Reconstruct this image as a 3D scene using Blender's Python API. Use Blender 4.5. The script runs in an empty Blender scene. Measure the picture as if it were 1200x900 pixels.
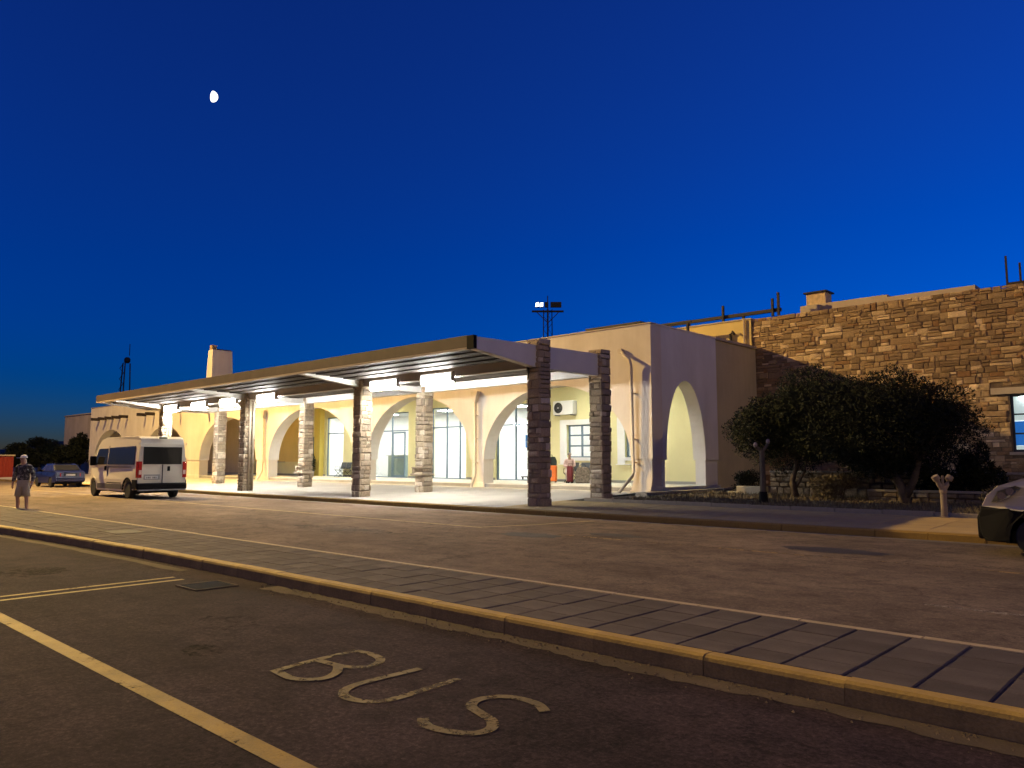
import bpy, bmesh, math, random
import numpy as np
from mathutils import Matrix, Vector
R = math.radians
rnd = random.Random(7)
nr = np.random.default_rng(11)
scene = bpy.context.scene
col = scene.collection

# ------------------------------------------------------------------ camera
EYE = 1.55
cam = bpy.data.cameras.new('camera')
cam.sensor_width = 36.0
cam.lens = 895.0 / 1200.0 * 36.0
cam.clip_start = 0.1
cam.clip_end = 9000
cam_o = bpy.data.objects.new('camera', cam)
cam_o.location = (0, 0, EYE)
cam_o.rotation_euler = (R(90 + 5.806), 0, R(43.12))
col.objects.link(cam_o)
scene.camera = cam_o

# ------------------------------------------------------------------ dusk sky
world = bpy.data.worlds.new('World')
scene.world = world
world.use_nodes = True
wnt = world.node_tree
sky = wnt.nodes.new('ShaderNodeTexSky')
sky.sky_type = 'NISHITA'
sky.sun_disc = False
sky.sun_elevation = R(-0.1)
sky.sun_rotation = R(20)
sky.ozone_density = 7.2
sky.altitude = 2000
sky.dust_density = 0.0
sky.air_density = 1.0
bg = wnt.nodes['Background']
wnt.links.new(sky.outputs[0], bg.inputs[0])
bg.inputs[1].default_value = 0.55

# faint moonlight, from where the moon stands in the sky
moon_dir = Vector((-0.83, 0.38, 0.42)).normalized()
sun = bpy.data.lights.new('moonlight', 'SUN')
sun.energy = 0.02
sun.angle = R(0.5)
sun.color = (0.9, 0.95, 1.0)
sun_o = bpy.data.objects.new('moonlight', sun)
sun_o.rotation_euler = (-moon_dir).to_track_quat('-Z', 'Y').to_euler()
sun_o.location = (0, 0, 60)
col.objects.link(sun_o)

scene.view_settings.view_transform = 'Standard'
scene.view_settings.look = 'None'
scene.view_settings.exposure = 0.0
scene.view_settings.gamma = 1.0
scene.view_settings.use_curve_mapping = False
scene.render.engine = 'CYCLES'
scene.cycles.use_denoising = True
scene.cycles.max_bounces = 7
scene.cycles.diffuse_bounces = 4
scene.cycles.transparent_max_bounces = 12
scene.cycles.sample_clamp_indirect = 6.0
scene.cycles.caustics_reflective = False
scene.cycles.caustics_refractive = False

SODIUM = (1.0, 0.655, 0.20)
LAMP_POS = (-59.0, 8.5, 26.0)
LAMP_W = 86000.0

# ------------------------------------------------------------------ materials
MATS = {}
def _noise(nt, vec, scale, detail=4.0, rough=0.6, dist=0.0):
    n = nt.nodes.new('ShaderNodeTexNoise')
    n.inputs['Scale'].default_value = scale
    n.inputs['Detail'].default_value = detail
    n.inputs['Roughness'].default_value = rough
    n.inputs['Distortion'].default_value = dist
    nt.links.new(vec, n.inputs['Vector'])
    return n
def _ramp(nt, fac, stops):
    r = nt.nodes.new('ShaderNodeValToRGB')
    el = r.color_ramp.elements
    while len(el) < len(stops):
        el.new(0.5)
    for e, (p, c) in zip(el, stops):
        e.position = p
        e.color = (c, c, c, 1) if not isinstance(c, tuple) else (*c, 1)
    nt.links.new(fac, r.inputs[0])
    return r
def _mix(nt, fac, a, b, mode='MIX'):
    m = nt.nodes.new('ShaderNodeMix')
    m.data_type = 'RGBA'
    m.blend_type = mode
    if isinstance(fac, float):
        m.inputs[0].default_value = fac
    else:
        nt.links.new(fac, m.inputs[0])
    for sock, v in ((m.inputs[6], a), (m.inputs[7], b)):
        if isinstance(v, tuple):
            sock.default_value = (*v, 1)
        else:
            nt.links.new(v, sock)
    return m.outputs[2]
def M(name, c, rough=0.8, var=0.12, scale=2.5, fine=40.0, bump=0.15, metal=0.0, dirt=None, dirt_amt=0.4,
      piece=0.0, streak=0.0, worn=None, spec=0.4, coat=0.0, emit=None, estr=0.0, stretch=None, hue=None):
    """noise-varied principled material; piece = per-piece shade variation, worn = share of paint rubbed off"""
    if name in MATS:
        return MATS[name]
    m = bpy.data.materials.new(name)
    m.use_nodes = True
    nt = m.node_tree
    bs = nt.nodes['Principled BSDF']
    out = nt.nodes['Material Output']
    tc = nt.nodes.new('ShaderNodeTexCoord')
    vec = tc.outputs['Object']
    if stretch:
        mp = nt.nodes.new('ShaderNodeMapping')
        mp.inputs['Scale'].default_value = stretch
        nt.links.new(vec, mp.inputs['Vector'])
        vec = mp.outputs['Vector']
    n1 = _noise(nt, vec, scale)
    n2 = _noise(nt, vec, fine, 3.0)
    lo = tuple(max(0, x * (1 - var)) for x in c)
    hi = tuple(min(1, x * (1 + var)) for x in c)
    cr = _ramp(nt, n1.outputs['Fac'], [(0.3, lo), (0.7, hi)])
    fr = _ramp(nt, n2.outputs['Fac'], [(0.3, 1 - var * 0.8), (0.7, 1.0)])
    colr = _mix(nt, 1.0, cr.outputs[0], fr.outputs[0], 'MULTIPLY')
    if piece > 0:
        oi = nt.nodes.new('ShaderNodeObjectInfo')
        ge = nt.nodes.new('ShaderNodeNewGeometry')
        ad = nt.nodes.new('ShaderNodeMath'); ad.operation = 'ADD'
        nt.links.new(oi.outputs['Random'], ad.inputs[0])
        nt.links.new(ge.outputs['Random Per Island'], ad.inputs[1])
        fm = nt.nodes.new('ShaderNodeMath'); fm.operation = 'FRACT'
        nt.links.new(ad.outputs[0], fm.inputs[0])
        if hue:
            pr = _ramp(nt, fm.outputs[0], [(0.0, tuple(1 - piece * x for x in (0.9, 1.0, 1.1))), (0.3, (0.72, 0.64, 0.54)),
                                           (0.58, (0.92, 0.84, 0.70)), (0.76, hue), (0.84, (1.05, 0.98, 0.84)), (1.0, tuple(1 + piece * x for x in (1.15, 1.1, 1.0)))])
        else:
            pr = _ramp(nt, fm.outputs[0], [(0.0, 1 - piece), (1.0, 1 + piece * 0.6)])
        colr = _mix(nt, 1.0, colr, pr.outputs[0], 'MULTIPLY')
    if dirt:
        n3 = _noise(nt, tc.outputs['Object'], scale * 0.45, 6.0, 0.65, 0.4)
        dr = _ramp(nt, n3.outputs['Fac'], [(0.45, 0.0), (0.72, dirt_amt)])
        colr = _mix(nt, dr.outputs[0], colr, dirt)
    if streak > 0:
        ms = nt.nodes.new('ShaderNodeMapping'); ms.inputs['Scale'].default_value = (1.0, 1.0, 0.11)
        nt.links.new(tc.outputs['Object'], ms.inputs['Vector'])
        n6 = _noise(nt, ms.outputs['Vector'], 1.0, 6.0, 0.7)
        n7 = _noise(nt, tc.outputs['Object'], 0.35, 4.0, 0.6, 0.8)
        s6 = _ramp(nt, n6.outputs['Fac'], [(0.38, (1 - streak, 1 - streak * 1.1, 1 - streak * 1.3)), (0.62, (1.0, 1.0, 1.0))])
        s7 = _ramp(nt, n7.outputs['Fac'], [(0.35, 1 - streak * .7), (0.62, 1.0)])
        colr = _mix(nt, 1.0, _mix(nt, 1.0, colr, s6.outputs[0], 'MULTIPLY'), s7.outputs[0], 'MULTIPLY')
    nt.links.new(colr, bs.inputs['Base Color'])
    bs.inputs['Roughness'].default_value = rough
    bs.inputs['Metallic'].default_value = metal
    bs.inputs['Specular IOR Level'].default_value = spec
    bs.inputs['Coat Weight'].default_value = coat
    if bump > 0:
        b = nt.nodes.new('ShaderNodeBump')
        b.inputs['Strength'].default_value = bump
        b.inputs['Distance'].default_value = 0.02
        nt.links.new(n2.outputs['Fac'], b.inputs['Height'])
        nt.links.new(b.outputs[0], bs.inputs['Normal'])
    if emit:
        bs.inputs['Emission Color'].default_value = (*emit, 1)
        bs.inputs['Emission Strength'].default_value = estr
    if worn:
        tr = nt.nodes.new('ShaderNodeBsdfTransparent')
        mx = nt.nodes.new('ShaderNodeMixShader')
        n4 = _noise(nt, tc.outputs['Object'], 9.0, 8.0, 0.75)
        n5 = _noise(nt, tc.outputs['Object'], 1.3, 3.0, 0.6)
        ad = nt.nodes.new('ShaderNodeMath'); ad.operation = 'MULTIPLY_ADD'
        nt.links.new(n5.outputs['Fac'], ad.inputs[0]); ad.inputs[1].default_value = 0.6
        nt.links.new(n4.outputs['Fac'], ad.inputs[2])
        wr = _ramp(nt, ad.outputs[0], [(worn - 0.10, 0.0), (worn + 0.10, 1.0)])
        nt.links.new(wr.outputs[0], mx.inputs[0])
        nt.links.new(tr.outputs[0], mx.inputs[1])
        nt.links.new(bs.outputs[0], mx.inputs[2])
        nt.links.new(mx.outputs[0], out.inputs['Surface'])
    MATS[name] = m
    return m
def glass(name, tint=(0.9, 0.95, 0.95), clear=0.85):
    if name in MATS:
        return MATS[name]
    m = bpy.data.materials.new(name)
    m.use_nodes = True
    nt = m.node_tree
    nt.nodes.remove(nt.nodes['Principled BSDF'])
    out = nt.nodes['Material Output']
    tr = nt.nodes.new('ShaderNodeBsdfTransparent'); tr.inputs[0].default_value = (*tint, 1)
    gl = nt.nodes.new('ShaderNodeBsdfGlossy'); gl.inputs['Roughness'].default_value = 0.03
    fr = nt.nodes.new('ShaderNodeLayerWeight'); fr.inputs[0].default_value = 0.5
    pw = nt.nodes.new('ShaderNodeMath'); pw.operation = 'POWER'; pw.inputs[1].default_value = 4.0
    nt.links.new(fr.outputs['Facing'], pw.inputs[0])
    ad = nt.nodes.new('ShaderNodeMath'); ad.operation = 'ADD'; ad.use_clamp = True
    ad.inputs[1].default_value = 1 - clear
    nt.links.new(pw.outputs[0], ad.inputs[0])
    mx = nt.nodes.new('ShaderNodeMixShader')
    nt.links.new(ad.outputs[0], mx.inputs[0])
    nt.links.new(tr.outputs[0], mx.inputs[1])
    nt.links.new(gl.outputs[0], mx.inputs[2])
    nt.links.new(mx.outputs[0], out.inputs['Surface'])
    MATS[name] = m
    return m
def emitter(name, c, s):
    if name in MATS:
        return MATS[name]
    m = bpy.data.materials.new(name)
    m.use_nodes = True
    nt = m.node_tree
    nt.nodes.remove(nt.nodes['Principled BSDF'])
    e = nt.nodes.new('ShaderNodeEmission')
    e.inputs[0].default_value = (*c, 1)
    e.inputs[1].default_value = s
    nt.links.new(e.outputs[0], nt.nodes['Material Output'].inputs['Surface'])
    MATS[name] = m
    return m

# ------------------------------------------------------------------ mesh builder
def _faces_box(o):
    return [(o, o + 3, o + 2, o + 1), (o + 4, o + 5, o + 6, o + 7), (o, o + 1, o + 5, o + 4), (o + 1, o + 2, o + 6, o + 5),
            (o + 2, o + 3, o + 7, o + 6), (o + 3, o, o + 4, o + 7)]
class MB:
    def __init__(s):
        s.v = []; s.f = []
    def add(s, v, f):
        o = len(s.v)
        s.v += [tuple(p) for p in v]
        s.f += [tuple(i + o for i in q) for q in f]
        return s
    def box(s, x0, x1, y0, y1, z0, z1):
        if x1 < x0: x0, x1 = x1, x0
        if y1 < y0: y0, y1 = y1, y0
        if z1 < z0: z0, z1 = z1, z0
        o = len(s.v)
        s.v += [(x0, y0, z0), (x1, y0, z0), (x1, y1, z0), (x0, y1, z0), (x0, y0, z1), (x1, y0, z1), (x1, y1, z1), (x0, y1, z1)]
        s.f += _faces_box(o)
        return s
    def hexa(s, p):
        o = len(s.v); s.v += [tuple(q) for q in p]; s.f += _faces_box(o); return s
    def prism(s, poly, axis, a, b):
        n = len(poly)
        def P(q, t):
            return (t, q[0], q[1]) if axis == 'x' else ((q[0], t, q[1]) if axis == 'y' else (q[0], q[1], t))
        v = [P(q, a) for q in poly] + [P(q, b) for q in poly]
        f = [tuple(range(n))[::-1], tuple(range(n, 2 * n))] + [(i, (i + 1) % n, n + (i + 1) % n, n + i) for i in range(n)]
        return s.add(v, f)
    def tube(s, pts, r, n=8):
        pts = [Vector(p) for p in pts]
        rs = r if isinstance(r, (list, tuple)) else [r] * len(pts)
        v = []; f = []
        for i, p in enumerate(pts):
            d = (pts[min(i + 1, len(pts) - 1)] - pts[max(i - 1, 0)]).normalized()
            up = Vector((0, 0, 1)) if abs(d.z) < 0.95 else Vector((1, 0, 0))
            a = d.cross(up).normalized(); b = d.cross(a)
            for k in range(n):
                t = 2 * math.pi * k / n
                v.append(p + (a * math.cos(t) + b * math.sin(t)) * rs[i])
        for i in range(len(pts) - 1):
            for k in range(n):
                f.append((i * n + k, i * n + (k + 1) % n, (i + 1) * n + (k + 1) % n, (i + 1) * n + k))
        f.append(tuple(range(n))[::-1]); f.append(tuple(range((len(pts) - 1) * n, len(pts) * n)))
        return s.add(v, f)
    def lathe(s, prof, c, axis='z', n=20):
        v = []; f = []
        for r, h in prof:
            for k in range(n):
                t = 2 * math.pi * k / n
                a, b = r * math.cos(t), r * math.sin(t)
                v.append((c[0] + a, c[1] + b, c[2] + h) if axis == 'z' else ((c[0] + a, c[1] + h, c[2] + b) if axis == 'y' else (c[0] + h, c[1] + a, c[2] + b)))
        m = len(prof)
        for i in range(m - 1):
            for k in range(n):
                f.append((i * n + k, i * n + (k + 1) % n, (i + 1) * n + (k + 1) % n, (i + 1) * n + k))
        f.append(tuple(range(n))[::-1]); f.append(tuple(range((m - 1) * n, m * n)))
        return s.add(v, f)
    def mesh(s, name, mat):
        me = bpy.data.meshes.new(name)
        me.from_pydata(s.v, [], s.f)
        if mat: me.materials.append(mat)
        return me
    def build(s, name, mat, parent=None, world=True, bevel=0.0, smooth=False, seg=2):
        me = s.mesh(name, mat)
        bm = bmesh.new(); bm.from_mesh(me)
        bmesh.ops.recalc_face_normals(bm, faces=bm.faces)
        bm.to_mesh(me); bm.free()
        if smooth:
            me.polygons.foreach_set('use_smooth', [True] * len(me.polygons))
        o = bpy.data.objects.new(name, me)
        col.objects.link(o)
        if parent is not None:
            o.parent = parent
            if world and parent.type == 'EMPTY':
                o.matrix_parent_inverse = Matrix.Translation(-Vector(parent.location))
        if bevel > 0:
            b = o.modifiers.new('bevel', 'BEVEL'); b.width = bevel; b.segments = seg
            b.limit_method = 'ANGLE'; b.angle_limit = R(35)
        return o
def tag(o, label=None, cat=None, group=None, kind=None):
    if label: o['label'] = label
    if cat: o['category'] = cat
    if group: o['group'] = group
    if kind: o['kind'] = kind
    return o
def thing(name, label, cat, loc=(0, 0, 0), rotz=0.0, group=None):
    o = bpy.data.objects.new(name, None)
    o.empty_display_size = 0.3
    o.location = loc
    o.rotation_euler = (0, 0, rotz)
    col.objects.link(o)
    return tag(o, label, cat, group)
def link_copy(src_mesh, name, parent, loc, rotz=0.0, scale=(1, 1, 1)):
    o = bpy.data.objects.new(name, src_mesh)
    col.objects.link(o)
    o.parent = parent
    o.location = loc
    o.rotation_euler = (0, 0, rotz)
    o.scale = scale
    return o
def copy_tree(root, parent=None):
    c = root.copy(); col.objects.link(c); c.parent = parent
    for ch in list(root.children):
        copy_tree(ch, c)
    return c

# colours
def asphalt(name, c, spk, contrast, blotch):
    m = M(name, c, 0.95, 0.25, 0.6, 14.0, 0.0, spec=0.12)
    nt = m.node_tree; bs = nt.nodes['Principled BSDF']; tc = nt.nodes.new('ShaderNodeTexCoord')
    old = bs.inputs['Base Color'].links[0].from_socket
    g1 = _noise(nt, tc.outputs['Object'], spk, 6.0, 0.85)
    r1 = _ramp(nt, g1.outputs['Fac'], [(0.34, 1 - contrast), (0.52, 1.0), (0.68, 1 + contrast * 1.6)])
    c1 = _mix(nt, 1.0, old, r1.outputs[0], 'MULTIPLY')
    vo = nt.nodes.new('ShaderNodeTexVoronoi'); vo.inputs['Scale'].default_value = spk * 2.2
    nt.links.new(tc.outputs['Object'], vo.inputs['Vector'])
    r2 = _ramp(nt, vo.outputs['Distance'], [(0.05, 1.5), (0.35, 0.9)])
    c2 = _mix(nt, 0.7, c1, r2.outputs[0], 'MULTIPLY')
    g3 = _noise(nt, tc.outputs['Object'], 0.28, 5.0, 0.7, 0.6)
    r3 = _ramp(nt, g3.outputs['Fac'], [(0.35, 1 - blotch), (0.65, 1 + blotch * .5)])
    mp = nt.nodes.new('ShaderNodeMapping'); mp.inputs['Scale'].default_value = (0.12, 1.6, 1)
    nt.links.new(tc.outputs['Object'], mp.inputs['Vector'])
    g4 = _noise(nt, mp.outputs['Vector'], 1.0, 4.0, 0.6)
    r4 = _ramp(nt, g4.outputs['Fac'], [(0.35, 1 - blotch * .7), (0.6, 1.0)])
    g5 = _noise(nt, tc.outputs['Object'], 3.2, 7.0, 0.75, 0.5)
    r5 = _ramp(nt, g5.outputs['Fac'], [(0.36, (1 - blotch * 1.3, 1 - blotch * 1.4, 1 - blotch * 1.3)), (0.5, (1.0, 0.97, 0.97)), (0.66, (1 + blotch * .8, 1 + blotch * .55, 1 + blotch * .4))])
    c2 = _mix(nt, 1.0, c2, r5.outputs[0], 'MULTIPLY')
    ck = nt.nodes.new('ShaderNodeTexVoronoi'); ck.feature = 'DISTANCE_TO_EDGE'; ck.inputs['Scale'].default_value = 0.33
    wv = _noise(nt, tc.outputs['Object'], 1.6, 5.0, 0.7)
    wm = nt.nodes.new('ShaderNodeVectorMath'); wm.operation = 'MULTIPLY_ADD'
    nt.links.new(wv.outputs['Color'], wm.inputs[0]); wm.inputs[1].default_value = (1.3, 1.3, 0); nt.links.new(tc.outputs['Object'], wm.inputs[2])
    nt.links.new(wm.outputs[0], ck.inputs['Vector'])
    r6 = _ramp(nt, ck.outputs['Distance'], [(0.0, 0.45), (0.006, 1.0)])
    c2 = _mix(nt, 0.8, c2, r6.outputs[0], 'MULTIPLY')
    c3 = _mix(nt, 1.0, _mix(nt, 1.0, c2, r3.outputs[0], 'MULTIPLY'), r4.outputs[0], 'MULTIPLY')
    nt.links.new(c3, bs.inputs['Base Color'])
    b = nt.nodes.new('ShaderNodeBump'); b.inputs['Strength'].default_value = 0.9; b.inputs['Distance'].default_value = 0.012
    nt.links.new(g1.outputs['Fac'], b.inputs['Height']); nt.links.new(b.outputs[0], bs.inputs['Normal'])
    return m
m_asphalt = asphalt('bay_asphalt', (0.062, 0.043, 0.049), 26.0, 0.65, 0.30)
m_road = asphalt('road_asphalt', (0.205, 0.164, 0.134), 22.0, 0.32, 0.24)
m_earth = M('dry_earth', (0.10, 0.075, 0.05), 0.95, 0.3, 0.2, 6.0, 0.3)
m_soil = M('planter_soil', (0.075, 0.052, 0.034), 0.95, 0.35, 1.2, 25.0, 0.8, dirt=(0.11, 0.085, 0.05), dirt_amt=0.6)
m_paver = M('paver_concrete', (0.125, 0.103, 0.090), 0.88, 0.22, 2.2, 60.0, 0.5, piece=0.22, dirt=(0.06, 0.05, 0.046), dirt_amt=0.6, spec=0.2)
m_joint = M('joint_sand', (0.085, 0.068, 0.055), 0.95, 0.25, 3.0, 60.0, 0.3)
m_walk = M('walkway_concrete', (0.50, 0.46, 0.38), 0.8, 0.12, 0.6, 60.0, 0.3, dirt=(0.36, 0.32, 0.26), dirt_amt=0.5, piece=0.08)
m_kerb_y = M('kerb_yellow_paint', (0.50, 0.335, 0.07), 0.75, 0.22, 2.0, 45.0, 0.4, dirt=(0.20, 0.14, 0.07), dirt_amt=0.6)
m_kerb_c = M('kerb_concrete', (0.30, 0.215, 0.09), 0.85, 0.35, 2.2, 45.0, 0.6, dirt=(0.05, 0.036, 0.022), dirt_amt=0.95)
m_gutter = M('gutter_concrete', (0.105, 0.077, 0.052), 0.9, 0.25, 2.5, 50.0, 0.6, dirt=(0.10, 0.075, 0.055), dirt_amt=0.6)
m_yline = M('yellow_road_paint', (0.31, 0.185, 0.012), 0.7, 0.3, 3.0, 80.0, 0.3, worn=0.62, dirt=(0.3, 0.2, 0.08), dirt_amt=0.5)
m_wline = M('pale_road_paint', (0.35, 0.26, 0.10), 0.7, 0.2, 3.0, 80.0, 0.3, worn=0.62)
m_bus = M('bus_letter_paint', (0.19, 0.14, 0.05), 0.75, 0.35, 4.0, 80.0, 0.3, worn=0.74)
m_cream = M('cream_render', (0.76, 0.68, 0.57), 0.85, 0.05, 0.8, 30.0, 0.12, dirt=(0.62, 0.51, 0.36), dirt_amt=0.35, streak=0.10)
m_white = M('white_render', (0.78, 0.75, 0.70), 0.85, 0.04, 0.8, 30.0, 0.1, dirt=(0.66, 0.61, 0.54), dirt_amt=0.3, streak=0.09)
m_yellow = M('pale_yellow_render', (0.72, 0.66, 0.36), 0.85, 0.05, 0.7, 30.0, 0.1, dirt=(0.62, 0.55, 0.28), dirt_amt=0.3)
m_ochre = M('ochre_render', (0.70, 0.53, 0.20), 0.85, 0.08, 0.7, 30.0, 0.1)
m_tan = M('tan_render', (0.58, 0.47, 0.33), 0.9, 0.08, 0.6, 20.0, 0.15, dirt=(0.42, 0.33, 0.22), dirt_amt=0.4, streak=0.11)
m_stone = M('wall_stone', (0.50, 0.375, 0.22), 0.9, 0.28, 5.0, 35.0, 0.7, piece=0.62, hue=(0.62, 0.44, 0.30))
m_mortar = M('stone_mortar', (0.17, 0.118, 0.07), 0.95, 0.3, 4.0, 40.0, 0.5)
m_pstone = M('pillar_stone', (0.48, 0.42, 0.34), 0.9, 0.25, 7.0, 40.0, 0.7, piece=0.42, hue=(0.95, 0.8, 0.66))
m_pmort = M('pillar_mortar', (0.22, 0.175, 0.125), 0.95, 0.2, 6.0, 40.0, 0.4)
m_steel_w = M('white_painted_beam', (0.70, 0.68, 0.64), 0.55, 0.05, 1.0, 30.0, 0.05)
m_wood = M('dark_stained_timber', (0.034, 0.023, 0.017), 0.7, 0.3, 2.0, 30.0, 0.3, stretch=(0.3, 4, 4))
m_fascia = M('brown_fascia_paint', (0.105, 0.070, 0.047), 0.6, 0.15, 0.8, 30.0, 0.1, dirt=(0.11, 0.075, 0.05), dirt_amt=0.4, streak=0.2)
m_trim = M('fascia_trim', (0.45, 0.36, 0.26), 0.6, 0.1, 1.0, 30.0, 0.05)
m_pipe = M('downpipe_paint', (0.62, 0.53, 0.40), 0.5, 0.08, 2.0, 30.0, 0.05)
m_alu = M('grey_blue_frame', (0.13, 0.19, 0.24), 0.4, 0.08, 2.0, 30.0, 0.03)
m_winw = M('white_window_paint', (0.80, 0.79, 0.76), 0.5, 0.03, 2.0, 30.0, 0.03)
m_int = M('interior_white_paint', (0.82, 0.82, 0.80), 0.8, 0.03, 0.5, 20.0, 0.03)
m_intfloor = M('interior_tile', (0.55, 0.56, 0.56), 0.3, 0.06, 1.5, 20.0, 0.03)
m_arcfloor = M('arcade_tile', (0.58, 0.57, 0.52), 0.5, 0.08, 1.0, 30.0, 0.08)
m_plinth = M('plinth_grey', (0.28, 0.27, 0.25), 0.8, 0.12, 1.5, 30.0, 0.2)
m_black = M('black_plastic', (0.009, 0.009, 0.010), 0.6, 0.2, 4.0, 40.0, 0.1, spec=0.06)
m_rubber = M('tyre_rubber', (0.02, 0.02, 0.02), 0.85, 0.2, 6.0, 60.0, 0.2)
m_rim = M('wheel_steel', (0.35, 0.34, 0.33), 0.4, 0.15, 8.0, 60.0, 0.05, metal=0.6)
m_darkmetal = M('dark_metal', (0.03, 0.028, 0.028), 0.75, 0.2, 3.0, 40.0, 0.05, metal=0.2)
m_galv = M('galvanised_steel', (0.30, 0.30, 0.31), 0.45, 0.1, 3.0, 40.0, 0.05, metal=0.7)
m_vanwhite = M('white_car_paint', (0.62, 0.58, 0.49), 0.42, 0.03, 1.0, 20.0, 0.0, coat=0.12, spec=0.3, dirt=(0.6, 0.55, 0.47), dirt_amt=0.25)
m_blue = M('blue_car_paint', (0.007, 0.013, 0.085), 0.34, 0.06, 1.0, 20.0, 0.0, coat=0.25)
m_darkglass = M('dark_tinted_glass', (0.022, 0.022, 0.022), 0.06, 0.05, 1.0, 20.0, 0.0, spec=0.6)
m_tail = M('tail_light_red', (0.38, 0.02, 0.015), 0.15, 0.1, 6.0, 40.0, 0.0, coat=0.5)
m_tailc = M('tail_light_clear', (0.7, 0.5, 0.45), 0.15, 0.1, 6.0, 40.0, 0.0, coat=0.5)
m_plate = M('number_plate', (0.62, 0.62, 0.60), 0.5, 0.05, 3.0, 40.0, 0.0)
m_plate_txt = M('plate_characters', (0.06, 0.06, 0.07), 0.5, 0.05, 3.0, 40.0, 0.0)
m_lens = glass('headlamp_lens', (0.95, 0.95, 0.95), 0.95)
m_chrome = M('chrome_reflector', (0.75, 0.74, 0.72), 0.12, 0.03, 3.0, 40.0, 0.0, metal=1.0)
m_pane = glass('window_glass', (0.94, 0.97, 0.97), 0.95)
m_leaf = M('olive_leaf', (0.024, 0.030, 0.012), 0.75, 0.25, 1.5, 8.0, 0.0, piece=0.3, spec=0.2)
m_leaf2 = M('dark_leaf', (0.015, 0.019, 0.008), 0.75, 0.25, 1.5, 8.0, 0.0, piece=0.3, spec=0.2)
m_drygrass = M('dry_shrub_leaf', (0.13, 0.105, 0.06), 0.8, 0.3, 1.5, 8.0, 0.0, piece=0.5)
m_bark = M('tree_bark', (0.10, 0.075, 0.052), 0.9, 0.35, 6.0, 40.0, 0.8)
m_skin = M('skin', (0.42, 0.25, 0.17), 0.55, 0.06, 6.0, 60.0, 0.05)
m_tube = emitter('fluorescent_tube', (1.0, 0.97, 0.90), 85.0)
m_tube_dn = emitter('fluorescent_tube_below', (1.0, 0.97, 0.90), 410.0)
m_tube_bk = emitter('fluorescent_tube_rear', (1.0, 0.97, 0.92), 225.0)
m_panel = emitter('ceiling_panel_light', (1.0, 0.98, 0.93), 62.0)
m_arclamp = emitter('arcade_lamp_glow', (0.97, 1.0, 0.86), 200.0)

# ================================================================== GROUND
g = MB(); S = 2500
g.add([(-S, -S, -0.03), (S, -S, -0.03), (S, S, -0.03), (-S, S, -0.03)], [(0, 1, 2, 3)])
tag(g.build('ground', m_earth), kind='structure')
def sheet(name, x0, x1, y0, y1, z, mat):
    b = MB(); b.add([(x0, y0, z), (x1, y0, z), (x1, y1, z), (x0, y1, z)], [(0, 1, 2, 3)])
    return tag(b.build(name, mat), kind='structure')
sheet('bus_bay', -130, 60, -60, 5.6, 0.0, m_asphalt)
sheet('road', -130, 60, 5.6, 17.2, 0.0, m_road)

# ---- island pavement between the bus bay and the road
def ker_y(x):                       # near kerb line, bending gently towards the bus bay far to the left
    return 5.13 if x > -9 else 5.13 - 0.0042 * (x + 9) ** 2
bm_ = MB()
xs = [3.0 - 0.5 * i for i in range(86)]
v = []; f = []
for x in xs:
    v += [(x, ker_y(x) + 0.14, 0.140), (x, 6.80, 0.140)]
for i in range(len(xs) - 1):
    f.append((2 * i, 2 * i + 2, 2 * i + 3, 2 * i + 1))
bm_.add(v, f)
isl = tag(bm_.build('traffic_island', m_joint), kind='structure')
# slabs, each its own piece as far as they can be told apart
def slab_mesh(w, d, h, ch, mat, name):
    b = MB()
    v = [(-w / 2, -d / 2, 0), (w / 2, -d / 2, 0), (w / 2, d / 2, 0), (-w / 2, d / 2, 0),
         (-w / 2, -d / 2, h - ch), (w / 2, -d / 2, h - ch), (w / 2, d / 2, h - ch), (-w / 2, d / 2, h - ch),
         (-w / 2 + ch, -d / 2 + ch, h), (w / 2 - ch, -d / 2 + ch, h), (w / 2 - ch, d / 2 - ch, h), (-w / 2 + ch, d / 2 - ch, h)]
    f = [(4, 5, 9, 8), (5, 6, 10, 9), (6, 7, 11, 10), (7, 4, 8, 11), (8, 9, 10, 11), (0, 1, 5, 4), (1, 2, 6, 5), (2, 3, 7, 6), (3, 0, 4, 7)]
    return b.add(v, f).mesh(name, mat)
pv = slab_mesh(0.400, 0.394, 0.06, 0.007, m_paver, 'paver')
px, nrow = 0.42, 0
for i in range(66):
    x = 1.19 - px * i
    y_near = ker_y(x) + 0.155
    for j in range(4):
        y = 6.79 - 0.2 - 0.402 * j
        d = 1.0
        if y - 0.2 < y_near - 0.01:
            y0 = y_near; y1 = y + 0.197
            if y1 - y0 < 0.08: continue
            d = (y1 - y0) / 0.394; y = (y0 + y1) / 2
        link_copy(pv, 'paver', isl, (x + rnd.uniform(-.002, .002), y, 0.09 + rnd.uniform(-.003, .003)), 0, (1, d, 1))
rest = MB()
for i in range(66, 96):
    x = 1.19 - px * i
    y0 = ker_y(x) + 0.16
    n = max(1, int((6.79 - y0) / 0.42))
    for j in range(4):
        a = y0 + (6.79 - y0) * j / 4; b_ = y0 + (6.79 - y0) * (j + 1) / 4
        rest.box(x - .197, x + .197, a + .004, b_ - .004, 0.09, 0.147)
tag(rest.build('far_pavers', m_paver, isl), kind='stuff')
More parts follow.
